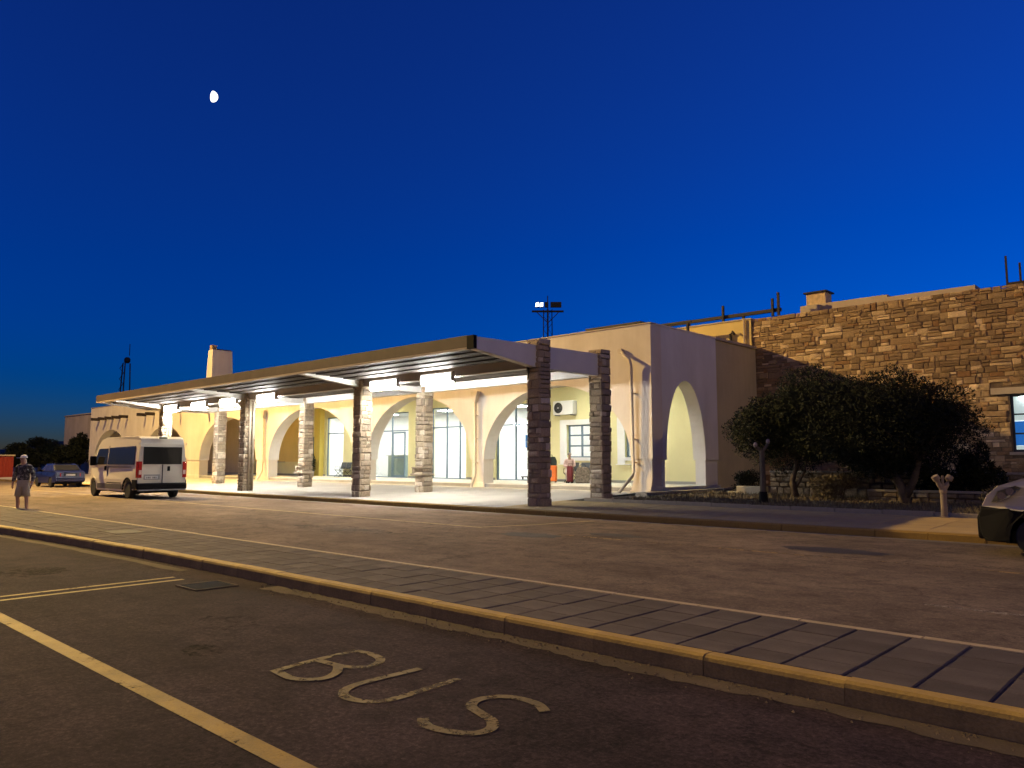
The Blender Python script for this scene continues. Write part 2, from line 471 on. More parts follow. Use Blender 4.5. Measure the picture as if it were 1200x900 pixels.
# kerb stones
ks = MB()
kmesh = []
for wv in (0, 1, 2):
    L = 0.996
    prof = [(0, 0), (0.15, 0), (0.15, 0.152), (0.035, 0.155), (0.008, 0.14), (0, 0.115)]
    b = MB(); b.prism(prof, 'x', -L / 2, L / 2)
    kmesh.append(b.mesh('kerb_stone', m_kerb_c))
    kmesh[-1].materials.append(m_kerb_y)
    for p in kmesh[-1].polygons:
        c = p.center
        if c.z > 0.12 and c.z < 0.2 and abs(p.normal.x) < 0.5: p.material_index = 1
for i in range(40):
    x = 2.6 - i
    ang = math.atan2(ker_y(x + .5) - ker_y(x - .5), 1.0)
    link_copy(kmesh[i % 3], 'kerb_stone', isl, (x, ker_y(x) - 0.0 + rnd.uniform(-.006, .006), rnd.uniform(-.004, .003)), ang)
pe = MB()
for i in range(40):
    x = 2.6 - i
    b = MB(); b.box(-0.494, 0.494, -0.04, 0.05, -0.08, 0.152)
    if i == 0: em = b.mesh('edge_stone', M('edge_stone_paint', (0.46, 0.37, 0.22), 0.75, 0.2, 2.0, 45.0, 0.3))
    link_copy(em, 'edge_stone', isl, (x, 6.84, rnd.uniform(-.003, .003)))
# gutter strip at the foot of the kerb
gv = []; gf = []
gx = [2.5 - 0.10 * i for i in range(114)]
for x in gx:
    gv += [(x, ker_y(x) - 0.23 + 0.035 * math.sin(x * 2.3) + rnd.uniform(-.03, .03), 0.004), (x, ker_y(x) + 0.02, 0.006)]
for i in range(len(gx) - 1):
    gf.append((2 * i, 2 * i + 2, 2 * i + 3, 2 * i + 1))
gb = MB().add(gv, gf)
tag(gb.build('gutter', m_gutter), kind='structure')
gv = []; gf = []
gx = [-11 - 0.5 * i for i in range(40)]
for x in gx:
    gv += [(x, ker_y(x) - 0.30 + rnd.uniform(-.03, .03), 0.004), (x, ker_y(x) - 0.14, 0.004)]
for i in range(len(gx) - 1):
    gf.append((2 * i, 2 * i + 2, 2 * i + 3, 2 * i + 1))
tag(MB().add(gv, gf).build('gutter', m_gutter), kind='structure')
gr_ = np.random.default_rng(5); n_ = 500
gx_ = gr_.uniform(-9, 2.5, n_); gy_ = 5.13 - np.abs(gr_.normal(0, .16, n_)) - .02
gb = MB()
for x_, y_, r_ in zip(gx_, gy_, gr_.uniform(.004, .016, n_)):
    gb.add([(x_ - r_, y_, .003), (x_ + r_ * .8, y_ - r_, .003), (x_ + r_ * .3, y_ + r_, .003), (x_, y_, .004 + r_)], [(0, 1, 3), (1, 2, 3), (2, 0, 3)])
tag(gb.build('gutter_grit', M('grit', (0.16, 0.12, 0.085), 0.95, 0.3, 20.0, 60.0, 0.0, piece=0.5)), 'loose grit lying along the foot of the near kerb', 'grit', kind='stuff')
# drain grating
dr = thing('drain_grate', 'rusty iron drain grating at the foot of the near kerb', 'drain', (-9.45, 4.52, 0))
MB().add([(-9.75, 4.24, 0.007), (-9.19, 4.24, 0.007), (-9.19, 4.80, 0.007), (-9.75, 4.80, 0.007)], [(0, 1, 2, 3)]).build('pit', m_black, dr)
b = MB()
for a in (-9.75, -9.22): b.box(a, a + .03, 4.24, 4.80, 0.004, 0.016)
for a in (4.24, 4.77): b.box(-9.72, -9.22, a, a + .03, 0.004, 0.016)
b.build('frame', m_gutter, dr)
for i in range(6):
    MB().box(-9.69 + i * .08, -9.665 + i * .08, 4.27, 4.77, 0.008, 0.014).build('bar', m_black, dr)
# cover on the island
cv = thing('access_cover', 'dark rectangular access cover let into the island paving', 'cover', (-16.3, 6.05, 0.15))
MB().box(-16.75, -15.85, 5.75, 6.3, 0.10, 0.156).build('plate', m_darkmetal, cv)
b = MB()
b.box(-16.80, -15.80, 5.70, 5.75, 0.10, 0.158).box(-16.80, -15.80, 6.30, 6.35, 0.10, 0.158)
b.box(-16.80, -16.75, 5.75, 6.30, 0.10, 0.158).box(-15.85, -15.80, 5.75, 6.30, 0.10, 0.158)
b.build('rim', m_joint, cv)

# ---- painted markings
def stripe(name, pts, w, z, mat):
    v = []; f = []
    P = [Vector((p[0], p[1])) for p in pts]
    for i, p in enumerate(P):
        d = (P[min(i + 1, len(P) - 1)] - P[max(i - 1, 0)]).normalized()
        n = Vector((-d.y, d.x)) * w / 2
        v += [(p.x + n.x, p.y + n.y, z), (p.x - n.x, p.y - n.y, z)]
    for i in range(len(P) - 1):
        f.append((2 * i, 2 * i + 1, 2 * i + 3, 2 * i + 2))
    return MB().add(v, f).build(name, mat)
def long(a, b, y, step=0.5):
    n = max(2, int(abs(b - a) / step)); return [(a + (b - a) * i / n, y) for i in range(n + 1)]
def mark(o): return tag(o, kind='structure')
mark(stripe('bay_line', long(-40, 4, 2.22), 0.13, 0.004, m_yline))
for dy in (-0.14, 0.14):
    mark(stripe('bay_divider_line', [(-10.35 + dy, 4.55), (-10.33 + dy, 3.5), (-10.3 + dy, 2.32)], 0.085, 0.005, m_wline))
mark(stripe('bay_divider_line', [(-10.47, 2.12), (-10.42, 0.0), (-10.4, -3.0)], 0.085, 0.005, m_wline))
mark(stripe('bay_divider_line', [(-10.19, 2.12), (-10.14, 0.0), (-10.1, -3.0)], 0.085, 0.005, m_wline))
mark(stripe('road_line', long(-48, -13.0, 12.85), 0.11, 0.004, m_wline))
mark(stripe('road_line', [(-13.05, 12.95), (-12.6, 14.4), (-12.3, 16.3)], 0.11, 0.005, m_wline))
mark(stripe('road_line', long(-10.6, 6, 12.75), 0.10, 0.004, M('faded_yellow_paint', (0.34, 0.22, 0.07), 0.75, 0.2, 3.0, 80.0, 0.2, worn=0.80)))
mark(stripe('road_line', long(-2.6, 6, 9.3), 0.12, 0.004, M('faded_white_paint', (0.38, 0.33, 0.27), 0.75, 0.2, 3.0, 80.0, 0.2, worn=0.80)))
m_patch = M('tar_patch', (0.040, 0.034, 0.033), 0.7, 0.3, 2.0, 90.0, 0.4, worn=0.58)
def blob(name, cx, cy, rx, ry, z, mat, seed):
    r2 = random.Random(seed); v = [(cx, cy, z)]
    for k in range(28):
        t = 2 * math.pi * k / 28; q = 1 + r2.uniform(-.18, .18)
        v.append((cx + rx * q * math.cos(t), cy + ry * q * math.sin(t), z))
    return mark(MB().add(v, [(0, k + 1, (k + 1) % 28 + 1) for k in range(28)]).build(name, mat))
blob('tar_patch', -10.9, 12.25, 0.75, 0.42, 0.007, m_patch, 3)
blob('tar_patch', -9.6, 13.4, 0.7, 0.3, 0.007, m_patch, 8)
blob('tar_patch', -15.2, 10.3, 1.7, 0.6, 0.003, M('tar_stain', (0.06, 0.05, 0.048), 0.8, 0.3, 2.0, 90.0, 0.2, worn=0.85), 5)
m_oil = M('oil_stain', (0.022, 0.016, 0.015), 0.95, 0.3, 3.0, 60.0, 0.0, worn=0.86, spec=0.1)
for k, (x, y, r_) in enumerate(((-7.2, 3.6, .30), (-6.3, 3.0, .16), (-2.6, 2.9, .22), (-8.4, 1.2, .35), (-3.0, 1.2, .25), (-1.6, 3.7, .2), (-12.5, 3.4, .4), (-4.7, 1.0, .14))):
    blob('oil_stain', x, y, r_ * 1.4, r_, 0.0025, m_oil, 60 + k)
blob('tar_patch', -5.2, 13.8, 0.9, 0.4, 0.003, m_patch, 6)
LET = {
 'B': [[(-5.28, 3.05), (-5.33, 3.31), (-5.35, 3.60), (-5.36, 3.86)], [(-5.36, 3.83), (-5.2, 3.86), (-5.0, 3.82), (-4.89, 3.70), (-4.90, 3.58), (-5.02, 3.49), (-5.31, 3.46)],
       [(-5.06, 3.47), (-4.92, 3.36), (-4.85, 3.22), (-4.91, 3.11), (-5.04, 3.05), (-5.30, 3.08)]],
 'U': [[(-4.55, 3.85), (-4.56, 3.5), (-4.55, 3.25), (-4.47, 3.11), (-4.33, 3.06), (-4.18, 3.11), (-4.11, 3.25), (-4.12, 3.55), (-4.14, 3.86)]],
 'S': [[(-3.22, 3.74), (-3.36, 3.82), (-3.54, 3.82), (-3.66, 3.74), (-3.69, 3.6), (-3.62, 3.49), (-3.48, 3.44), (-3.34, 3.39), (-3.25, 3.29), (-3.27, 3.17), (-3.4, 3.09), (-3.56, 3.07), (-3.68, 3.14)]]}
def smooth_pts(p, k=4):
    out = []
    for i in range(len(p) - 1):
        p0 = p[max(i - 1, 0)]; p1 = p[i]; p2 = p[i + 1]; p3 = p[min(i + 2, len(p) - 1)]
        for j in range(k):
            t = j / k
            out.append(tuple(0.5 * (2 * p1[c] + (p2[c] - p0[c]) * t + (2 * p0[c] - 5 * p1[c] + 4 * p2[c] - p3[c]) * t * t + (3 * p1[c] - p0[c] - 3 * p2[c] + p3[c]) * t ** 3) for c in (0, 1)))
    return out + [p[-1]]
bus = thing('bus_lettering', 'word BUS painted in worn pale yellow on the dark bay asphalt', 'road marking', (-4.3, 3.45, 0))
zl = 0.006
for ch, strokes in LET.items():
    b = MB()
    for k, s_ in enumerate(strokes):
        o = stripe('tmp', smooth_pts(s_), 0.074, zl + 0.0008 * k, m_bus)
        me = o.data; b.add([tuple(q.co) for q in me.vertices], [tuple(p.vertices) for p in me.polygons])
        bpy.data.objects.remove(o)
    b.build('letter', m_bus, bus)

# ---- far walkway, rising gently to the arcade
def walk_z(y): return 0.15 + (y - 17.0) * 0.0277
b = MB()
b.add([(-125, 17.05, walk_z(17.05)), (-16.6, 17.05, walk_z(17.05)), (-16.6, 25.6, walk_z(25.6)), (-125, 25.6, walk_z(25.6))], [(0, 1, 2, 3)])
b.add([(-125, 17.05, -0.05), (-16.6, 17.05, -0.05), (-16.6, 17.05, .15), (-125, 17.05, .15)], [(0, 1, 2, 3)])
wk = tag(b.build('walkway', m_walk), kind='structure')
MB().add([(-16.6, 17.05, 0.12), (25, 17.05, 0.12), (25, 21.0, 0.19), (-16.6, 21.0, 0.19)], [(0, 1, 2, 3)]).build('bedding', m_joint, wk)
sl = slab_mesh(1.19, 1.085, 0.06, 0.008, M('walk_slab', (0.46, 0.33, 0.13), 0.8, 0.12, 1.2, 60.0, 0.3, dirt=(0.22, 0.19, 0.15), dirt_amt=0.45, piece=0.07), 'paving_slab')
for i in range(18):
    for j in range(3):
        x = -16.0 + 1.2 * i; y = 17.62 + 1.1 * j
        o = link_copy(sl, 'paving_slab', wk, (x, y, walk_z(y) - 0.056 + rnd.uniform(-.002, .002)))
        o.rotation_euler = (math.atan(0.0277), 0, 0)
kf = MB(); kf.prism([(0, -0.05), (0.16, -0.05), (0.16, 0.158), (0.03, 0.156), (0, 0.125)], 'x', -0.494, 0.494)
m_kf = M('far_kerb_paint', (0.40, 0.25, 0.05), 0.8, 0.25, 1.2, 40.0, 0.3, dirt=(0.13, 0.09, 0.045), dirt_amt=0.7)
kfm = kf.mesh('kerb_stone', m_kf)
for i in range(68):
    link_copy(kfm, 'kerb_stone', wk, (8 - i, 16.89 + rnd.uniform(-.005, .005), rnd.uniform(-.003, .003)))
kr = MB(); kr.box(-125, -59.5, 16.89, 17.05, -0.05, 0.157)
tag(kr.build('far_kerb', m_kf, wk), kind='stuff')
# gutter line of the road at far kerb
sheet('road_gutter', -60, 20, 16.55, 16.88, 0.004, M('road_gutter_concrete', (0.17, 0.145, 0.12), 0.85, 0.2, 1.0, 50.0, 0.3))

# ================================================================== STONE PIECES
def stone_verts(seed, tight=0.5):
    """a roughly squared block: unit box x,z in -.5...5, y from 0 (back) to -1 (front), chipped edges"""
    q = random.Random(seed)
    j = lambda a: q.uniform(-a, a)
    v = []
    for (x, z) in ((-.5, -.5), (.5, -.5), (.5, .5), (-.5, .5)):
        v.append((x, 0.0, z))
    for (x, z) in ((-.5, -.5), (.5, -.5), (.5, .5), (-.5, .5)):
        v.append((x + j(.03), -0.55 + j(.1), z + j(.05)))
    for (x, z) in ((-.5, -.5), (.5, -.5), (.5, .5), (-.5, .5)):
        v.append((x * (0.86 + j(.06)), -0.92 + j(.12), z * (0.78 + j(.1))))
    v.append((j(.12), -1.05 + j(.08), j(.12)))
    f = []
    for k in range(4):
        n = (k + 1) % 4
        f.append((k, n, 4 + n, 4 + k)); f.append((4 + k, 4 + n, 8 + n, 8 + k)); f.append((8 + k, 8 + n, 12))
    return v, f
STV = [stone_verts(s) for s in range(6)]
def stone_meshes(mat, name='stone'):
    out = []
    for v, f in STV:
        b = MB().add(v, f); me = b.mesh(name, mat)
        bm = bmesh.new(); bm.from_mesh(me); bmesh.ops.recalc_face_normals(bm, faces=bm.faces); bm.to_mesh(me); bm.free()
        out.append(me)
    return out
wall_stones = stone_meshes(m_stone)
pillar_stones = stone_meshes(m_pstone)
def add_stone(b, k, cx, cy, cz, w, d, h, rot=0.0):
    v, f = STV[k % 6]
    c, s_ = math.cos(rot), math.sin(rot)
    b.add([(cx + c * x * w - s_ * y * d, cy + s_ * x * w + c * y * d, cz + z * h) for x, y, z in v], f)

# ================================================================== ENTRANCE CANOPY
CX = [-15.85, -25.2, -34.5, -43.9]
YF, YB = 18.17, 21.4
canopy = thing('entrance_canopy', 'long flat entrance canopy on two rows of stone-clad pillars', 'canopy', (-30, 20, 0.2))
def pillar(x, y, individual, pipes=False, ledge=False, top=5.40):
    z0 = walk_z(y) - 0.03
    b = MB(); b.box(x - .225, x + .225, y - .225, y + .225, z0, top - 0.02)
    p = b.build('pillar', m_pmort, canopy)
    q = random.Random(int(x * 31 + y * 7))
    joined = MB(); z = z0; turn = 0
    while z < top - 0.05:
        h = q.uniform(0.15, 0.31)
        if top - (z + h) < 0.12: h = top - z
        turn += 1
        for side in range(4):
            a = side * math.pi / 2
            L = 0.55 - 0.06; off = 0.03 if turn % 2 else -0.03
            parts = [(off, L)]
            r_ = q.random()
            if r_ < 0.45:
                c = q.uniform(-.1, .1); parts = [((-L / 2 + c) / 2 + off, L / 2 + c), ((c + L / 2) / 2 + off, L / 2 - c)]
            rows = [(z, h)]
            if h > 0.24 and q.random() < 0.4:
                hh = h * q.uniform(.4, .6); rows = [(z, hh), (z + hh, h - hh)]
            for (zz, hh) in rows:
                for (cx_, w) in parts:
                    d = q.uniform(0.055, 0.095)
                    dx, dy = cx_, -0.21
                    gx = x + math.cos(a) * dx - math.sin(a) * dy
                    gy = y + math.sin(a) * dx + math.cos(a) * dy
                    k = q.randrange(6)
                    if individual:
                        o = bpy.data.objects.new('stone', pillar_stones[k]); col.objects.link(o)
                        o.parent = p
                        o.location = (gx, gy, zz + hh / 2)
                        o.rotation_euler = (0, 0, a); o.scale = (w - .012, d, hh - .012)
                    else:
                        add_stone(joined, k, gx, gy, zz + hh / 2, w - .012, d, hh - .012, a)
        z += h
    # levelling cap
    if not individual:
        tag(joined.build('stone_cladding', m_pstone, p), kind='stuff')
    MB().box(x - .27, x + .27, y - .27, y + .27, top - 0.03, top + 0.015).build('cap_stone', m_pstone, p)
    if ledge:
        for (zz, e, t) in ((z0 + 0.72, 0.36, 0.09), (z0 + 1.02, 0.33, 0.07)):
            MB().box(x - e - .06, x + e - .02, y - e - .04, y + e - .08, zz, zz + t).build('ledge_stone', m_pstone, p, bevel=.012)
        MB().box(x - .37, x - .27, y - .36, y + .1, z0 + .81, z0 + 1.02).build('ledge_stone', m_pstone, p, bevel=.012)
    if pipes:
        for k, dx in enumerate((0.06, 0.24)):
            yy = y + dx - .12; xx = x + .37
            b = MB().tube([(xx - .1, yy - .3 + .45 * k, 4.75), (xx, yy - .05 + .1 * k, 4.55), (xx, yy, 4.35), (xx, yy, z0 + .02)], 0.055, 10)
            b.build('downpipe', m_pipe, p, smooth=True)
    return p
for i, x in enumerate(CX):
    pillar(x, YF, i < 2, pipes=(i >= 2))
    pillar(x, YB, i < 2, ledge=(i in (1, 2)))
# frames: deep beam that tapers to the roof edge
def frame(x, w, mat):
    b = MB()
    b.prism([(15.28, 4.80), (17.9, 4.50), (21.55, 4.50), (21.55, 5.27), (15.28, 5.17)], 'x', x - w / 2, x + w / 2)
    b.build('frame_beam', mat, canopy, bevel=.01)
frame(-15.85, 0.26, m_steel_w)
for x in (-25.2, -34.5, -43.9): frame(x, 0.22, m_steel_w)
frame(-45.75, 0.2, m_steel_w)
segs = [(-45.65, -44.01), (-43.79, -34.61), (-34.39, -25.31), (-25.09, -15.98)]
YPU = [15.55, 16.17, 16.79, 17.41, 18.75, 19.35, 19.95, 20.55]
for (a, b_) in segs:
    # front and back beams
    MB().box(a, b_, 18.02, 18.32, 4.52, 4.98).build('front_beam', m_steel_w, canopy, bevel=.01)
    MB().box(a, b_, 21.18, 21.46, 4.50, 5.06).build('back_beam', m_steel_w, canopy, bevel=.01)
    for y in YPU:
        dz = 0.0 if y > 18 else 0.14 * (18 - y) / 3
        MB().box(a, b_, y - .265, y + .265, 4.74 + dz, 5.02 + dz * .3).build('purlin', m_wood, canopy)
# boarding of the roof, board by board, laid along the canopy
nb = 22
for i in range(nb):
    y0 = 15.30 + (21.55 - 15.30) * i / nb; y1 = 15.30 + (21.55 - 15.30) * (i + 1) / nb
    MB().box(-45.9, -15.99, y0 + .004, y1 - .004, 5.075, 5.125).build('roof_board', m_wood, canopy)
MB().box(-45.95, -15.985, 15.22, 21.6, 5.128, 5.17).build('roof_sheet', m_fascia, canopy)
MB().box(-45.95, -15.985, 15.16, 15.215, 4.86, 5.215).build('fascia', m_fascia, canopy)
MB().box(-45.95, -15.985, 15.14, 15.27, 4.80, 4.857).build('fascia_trim', m_trim, canopy)
MB().box(-46.01, -45.955, 15.16, 21.6, 4.86, 5.20).build('fascia', m_fascia, canopy)
MB().box(-15.98, -15.70, 15.14, 15.275, 4.81, 5.20).build('beam_end', m_black, canopy)
b = MB().tube([(-45.5, 17.98, 4.53), (-16.1, 17.98, 4.53)], 0.02, 6)
b.build('cable_conduit', m_pipe, canopy)
b = MB().tube([(-16.0, 17.80, 4.55), (-16.0, 17.84, 4.35), (-16.05, 17.90, 4.2)], 0.04, 8)
b.build('rainwater_elbow', m_darkmetal, canopy)
# luminaires under the front beam
def tube_light(x, label):
    t = thing('fluorescent_light', label, 'light fixture', (x, 17.93, 4.55), 0, 'lit fluorescent lights under the canopy')
    MB().box(x - .82, x + .82, 17.90, 18.015, 4.645, 4.70).build('housing', m_steel_w, t)
    MB().box(x - .84, x - .80, 17.84, 18.015, 4.34, 4.644).build('end_cap', m_steel_w, t)
    MB().box(x + .80, x + .84, 17.84, 18.015, 4.34, 4.644).build('end_cap', m_steel_w, t)
    df = MB().prism([(17.90, 4.64), (17.86, 4.50), (17.89, 4.30), (18.0, 4.30), (18.012, 4.515), (18.012, 4.64)], 'x', x - .795, x + .795).build('diffuser', m_tube, t)
    df.data.materials.append(m_tube_dn); df.data.materials.append(m_tube_bk)
    for p in df.data.polygons:
        if p.normal.z < -.9: p.material_index = 1
        elif p.normal.y > .9 and p.center.z < 4.52: p.material_index = 2
for x, lab in ((-20.45, 'white fluorescent light in the canopy bay beside the arched end of the building'), (-23.5, 'white fluorescent light in the canopy bay beside the arched end of the building'),
               (-32.3, 'single lit white fluorescent light in the middle bay of the canopy'), (-36.0, 'white fluorescent light in the canopy bay above the parked minibus'),
               (-39.2, 'white fluorescent light in the canopy bay above the parked minibus'), (-42.6, 'white fluorescent light in the canopy bay above the parked minibus')):
    tube_light(x, lab)

# ================================================================== TERMINAL BUILDING
FY = 25.2          # face of the arcade
T = 0.75           # thickness of the arcade wall
BY = 30.3          # back wall of the arcade
SX = -16.2         # side face
FLOOR = 0.55
term = thing('terminal_building', 'long cream terminal building with a row of wide arches', 'building', (-45, 30, 0.35))
def arch_z(u, a, b, zs, zt):
    t = (2 * u - a - b) / (b - a)
    return zs + (zt - zs) * math.sqrt(max(0.0, 1 - t * t))
def arch_wall(name, a0, a1, arches, zs, ztop, p0, p1, axis, mat, parent):
    """wall along an axis from a0 to a1, thickness p0..p1, open under the arches"""
    pts = []
    cur = a0
    for (a, b, zt) in sorted(arches):
        pts.append((cur, zs)); pts.append((a, zs))
        for k in range(1, 36):
            t = math.pi * (1 - k / 36); u = (a + b) / 2 + (b - a) / 2 * math.cos(t)
            pts.append((u, arch_z(u, a, b, zs, zt)))
        cur = b
    pts.append((cur, zs)); pts.append((a1, zs))
    v = []; f = []
    for (u, z) in pts:
        for (p, zz) in ((p0, z), (p0, ztop), (p1, z), (p1, ztop)):
            v.append((u, p, zz) if axis == 'x' else (p, u, zz))
    n = len(pts)
    for i in range(n - 1):
        if abs(pts[i + 1][0] - pts[i][0]) < 1e-6: continue
        a, c = 4 * i, 4 * (i + 1)
        f += [(a, c, c + 1, a + 1), (a + 2, a + 3, c + 3, c + 2), (a + 1, c + 1, c + 3, a + 3), (a, a + 2, c + 2, c)]
    f += [(0, 1, 3, 2), (4 * n - 4, 4 * n - 2, 4 * n - 1, 4 * n - 3)]
    o = MB().add(v, f).build(name, mat, parent)
    o.data.materials.append(m_white)
    for p in o.data.polygons:
        if p.normal.z < -.02 or (p.center.z < 5 and abs(p.normal.x if axis == 'x' else p.normal.y) > .3 and abs(p.normal.z) < .999 and a0 + .2 < (p.center.x if axis == 'x' else p.center.y) < a1 - .2): p.material_index = 1
    return o
ZS = 1.66
AR = [(-25.4, -17.2, 4.82), (-34.5, -26.3, 4.88), (-45.0, -35.7, 4.80)]
AL = [(-54.8, -46.6, 4.6), (-64.9, -57.2, 4.35), (-76.2, -68.5, 4.35)]
arch_wall('front_wall', -46.0, SX, AR, ZS, 6.93, FY, FY + T, 'x', m_cream, term)
arch_wall('front_wall', -77.6, -46.0, AL, ZS, 6.50, FY + .004, FY + T, 'x', m_cream, term)
arch_wall('side_wall', FY + T, 30.4, [(26.22, 29.3, 4.86)], ZS - .04, 6.93, SX - .6, SX, 'y', m_white, term)
# piers below the springing, set in a little
def pier(x0, x1, y0, y1, mat=m_cream):
    MB().box(x0 + .06, x1 - .06, y0 + .05, y1 - .05, 0.1, ZS + .005).build('pier', mat, term)
    MB().box(x0 + .02, x1 - .02, y0 + .02, y1 - .02, 0.1, FLOOR + .05).build('pier_base', m_plinth if False else mat, term, bevel=.03)
edges = [-77.6]
for (a, b_, z) in sorted(AR + AL): edges += [a, b_]
edges.append(SX)
for k in range(0, len(edges), 2):
    pier(edges[k], edges[k + 1], FY, FY + T)
MB().box(SX - .54, SX - .06, FY + T + .01, 26.16, 0.1, ZS - .03).build('pier', m_white, term)
MB().box(SX - .54, SX - .06, 29.36, 30.39, 0.1, ZS - .03).build('pier', m_white, term)
# corner foot swept outwards
b = MB()
for k in range(7):
    t = k / 6; e = 0.30 * (1 - t) ** 2.2
    b.box(-17.08 - e * .2, SX - .03 + e * .1, FY - e, FY + .3, 0.15 + t * .9, 0.15 + (t + 1 / 6) * .9 + .002)
b.build('corner_foot', m_cream, term)
# parapet caps
MB().box(-46.0, SX + .03, FY - .03, FY + .35, 6.932, 6.985).build('parapet_cap', m_trim, term)
MB().box(-77.63, -46.05, FY - .03, FY + .35, 6.502, 6.55).build('parapet_cap', m_trim, term)
MB().box(SX - .35, SX + .03, FY + .36, 30.4, 6.932, 6.985).build('parapet_cap', m_white, term)
# arcade floor, ceiling, roof
MB().box(-77.5, SX - .03, FY + .10, BY + .3, 0.05, FLOOR).build('arcade_floor', m_arcfloor, term)
MB().box(-77.5, SX - .62, FY + .085, FY + .10, 0.2, FLOOR - .03).build('arcade_step', m_plinth, term)
MB().box(-77.5, SX - .61, FY + T + .01, BY - .01, 5.36, 5.5).build('arcade_ceiling', m_int, term)
MB().box(-77.5, SX - .61, FY + T + .01, 44.0, 6.15, 6.3).build('roof', m_plinth, term)
MB().box(-77.6, -77.0, FY + T, 44, 0, 6.50).build('side_wall', m_cream, term)
# back wall with its openings
OP = [(-48.2, -47.35, FLOOR, 3.35), (-46.2, -44.15, FLOOR, 4.62), (-40.9, -37.2, FLOOR, 4.66), (-35.05, -32.0, FLOOR, 4.76),
      (-29.6, -27.2, FLOOR, 4.66), (-24.55, -22.85, 1.76, 3.40), (-21.0, -19.3, 1.76, 3.40), (-52.9, -51.6, 1.5, 3.4)]
def wall_open(name, x0, x1, z0, z1, ops, y0, y1, mat, parent):
    ops = sorted(ops); b = MB(); cur = x0
    for (a, c, za, zb) in ops:
        b.box(cur, a, y0, y1, z0, z1)
        if za > z0 + .01: b.box(a, c, y0, y1, z0, za)
        b.box(a, c, y0, y1, zb, z1)
        cur = c
    b.box(cur, x1, y0, y1, z0, z1)
    return b.build(name, mat, parent)
wall_open('back_wall', -58.0, SX - .62, FLOOR, 5.355, OP, BY, BY + .3, m_yellow, term)
MB().box(-77.0, -58.0, BY, BY + .3, FLOOR, 5.355).build('back_wall', m_tan, term)
MB().box(-58.0, SX - .61, BY, BY + .3, 5.5, 6.14).build('back_wall', m_yellow, term)
cur = -77.0
for (a, c, za, zb) in sorted(OP):
    if za > FLOOR + .1: continue
    MB().box(cur, a - .06, BY - .02, BY - .001, FLOOR + .001, FLOOR + .12).build('skirting', m_plinth, term); cur = c + .06
MB().box(cur, SX - .65, BY - .02, BY - .001, FLOOR + .001, FLOOR + .12).build('skirting', m_plinth, term)
# yellow buttress between the doors
MB().box(-47.2, -46.5, BY - .35, BY - .002, FLOOR, 5.35).build('pilaster', M('strong_yellow_render', (0.70, 0.55, 0.12), 0.85, 0.06, 0.8, 30.0, 0.1), term)
MB().box(-57.9, -49.2, BY - .06, BY - .001, 1.55, 5.35).build('lamplit_patch', m_ochre, term)  # ochre sheet paints in the lamplight on the upper back wall
# main block behind
MB().box(SX - .55, SX - .05, 30.405, 34.4, 0.0, 6.90).build('side_wall', M('yellowish_side_render', (0.60, 0.52, 0.32), 0.85, 0.07, 0.6, 30.0, 0.15, dirt=(0.46, 0.39, 0.24), dirt_amt=0.4, streak=0.11), term)
MB().box(SX - .62, SX + .03, 30.42, 34.4, 6.902, 7.02).build('parapet_cap', m_tan, term)
MB().box(-45, -16.44, 34.4, 34.8, 6.31, 8.38).build('upper_wall', m_ochre, term)
MB().box(-45, -16.43, 34.36, 34.84, 8.382, 8.45).build('parapet_cap', m_tan, term)
# interior, seen through the glass
inr = MB()
inr.box(-50, -17.0, 37.4, 37.6, FLOOR, 5.36).box(-50.2, -50, BY + .3, 37.6, FLOOR, 5.36).box(-17.0, -16.8, BY + .3, 37.4, FLOOR, 5.36)
inr.box(-26.6, -26.4, BY + .3, 37.4, FLOOR, 5.35)
inr.build('interior_wall', m_int, term)
MB().box(-50, -17.0, BY + .301, 37.4, 0.05, FLOOR - .002).build('interior_floor', m_intfloor, term)
MB().box(-50, -17.0, BY + .301, 37.4, 5.02, 5.12).build('interior_ceiling', m_int, term)
for i, x in enumerate((-48, -45, -41.5, -38.5, -35, -32, -28.6, -23, -19.5)):
    for y in (32.0, 34.8):
        t = thing('ceiling_light', 'square glowing ceiling panel inside the terminal behind the glass', 'light fixture', (x, y, 4.98), 0, 'ceiling panels inside the terminal')
        MB().box(x - .55, x + .55, y - .55, y + .55, 4.985, 5.018).build('frame', m_steel_w, t)
        MB().box(x - .5, x + .5, y - .5, y + .5, 4.975, 4.984).build('diffuser', m_panel, t)
for x in (-19.3, -23.0, -29.0, -32.2, -38.3, -42.5):
    t = thing('ceiling_light', 'round lamp glowing on the arcade ceiling behind the arches', 'light fixture', (x, 28.2, 5.3), 0, 'lamps on the arcade ceiling')
    MB().lathe([(0.26, 0.0), (0.26, 0.06)], (x, 28.2, 5.295), n=24).build('rim', m_steel_w, t)
    MB().lathe([(0.05, -0.05), (0.17, -0.035), (0.22, 0.0)], (x, 28.2, 5.294), n=24).build('dome', m_arclamp, t)
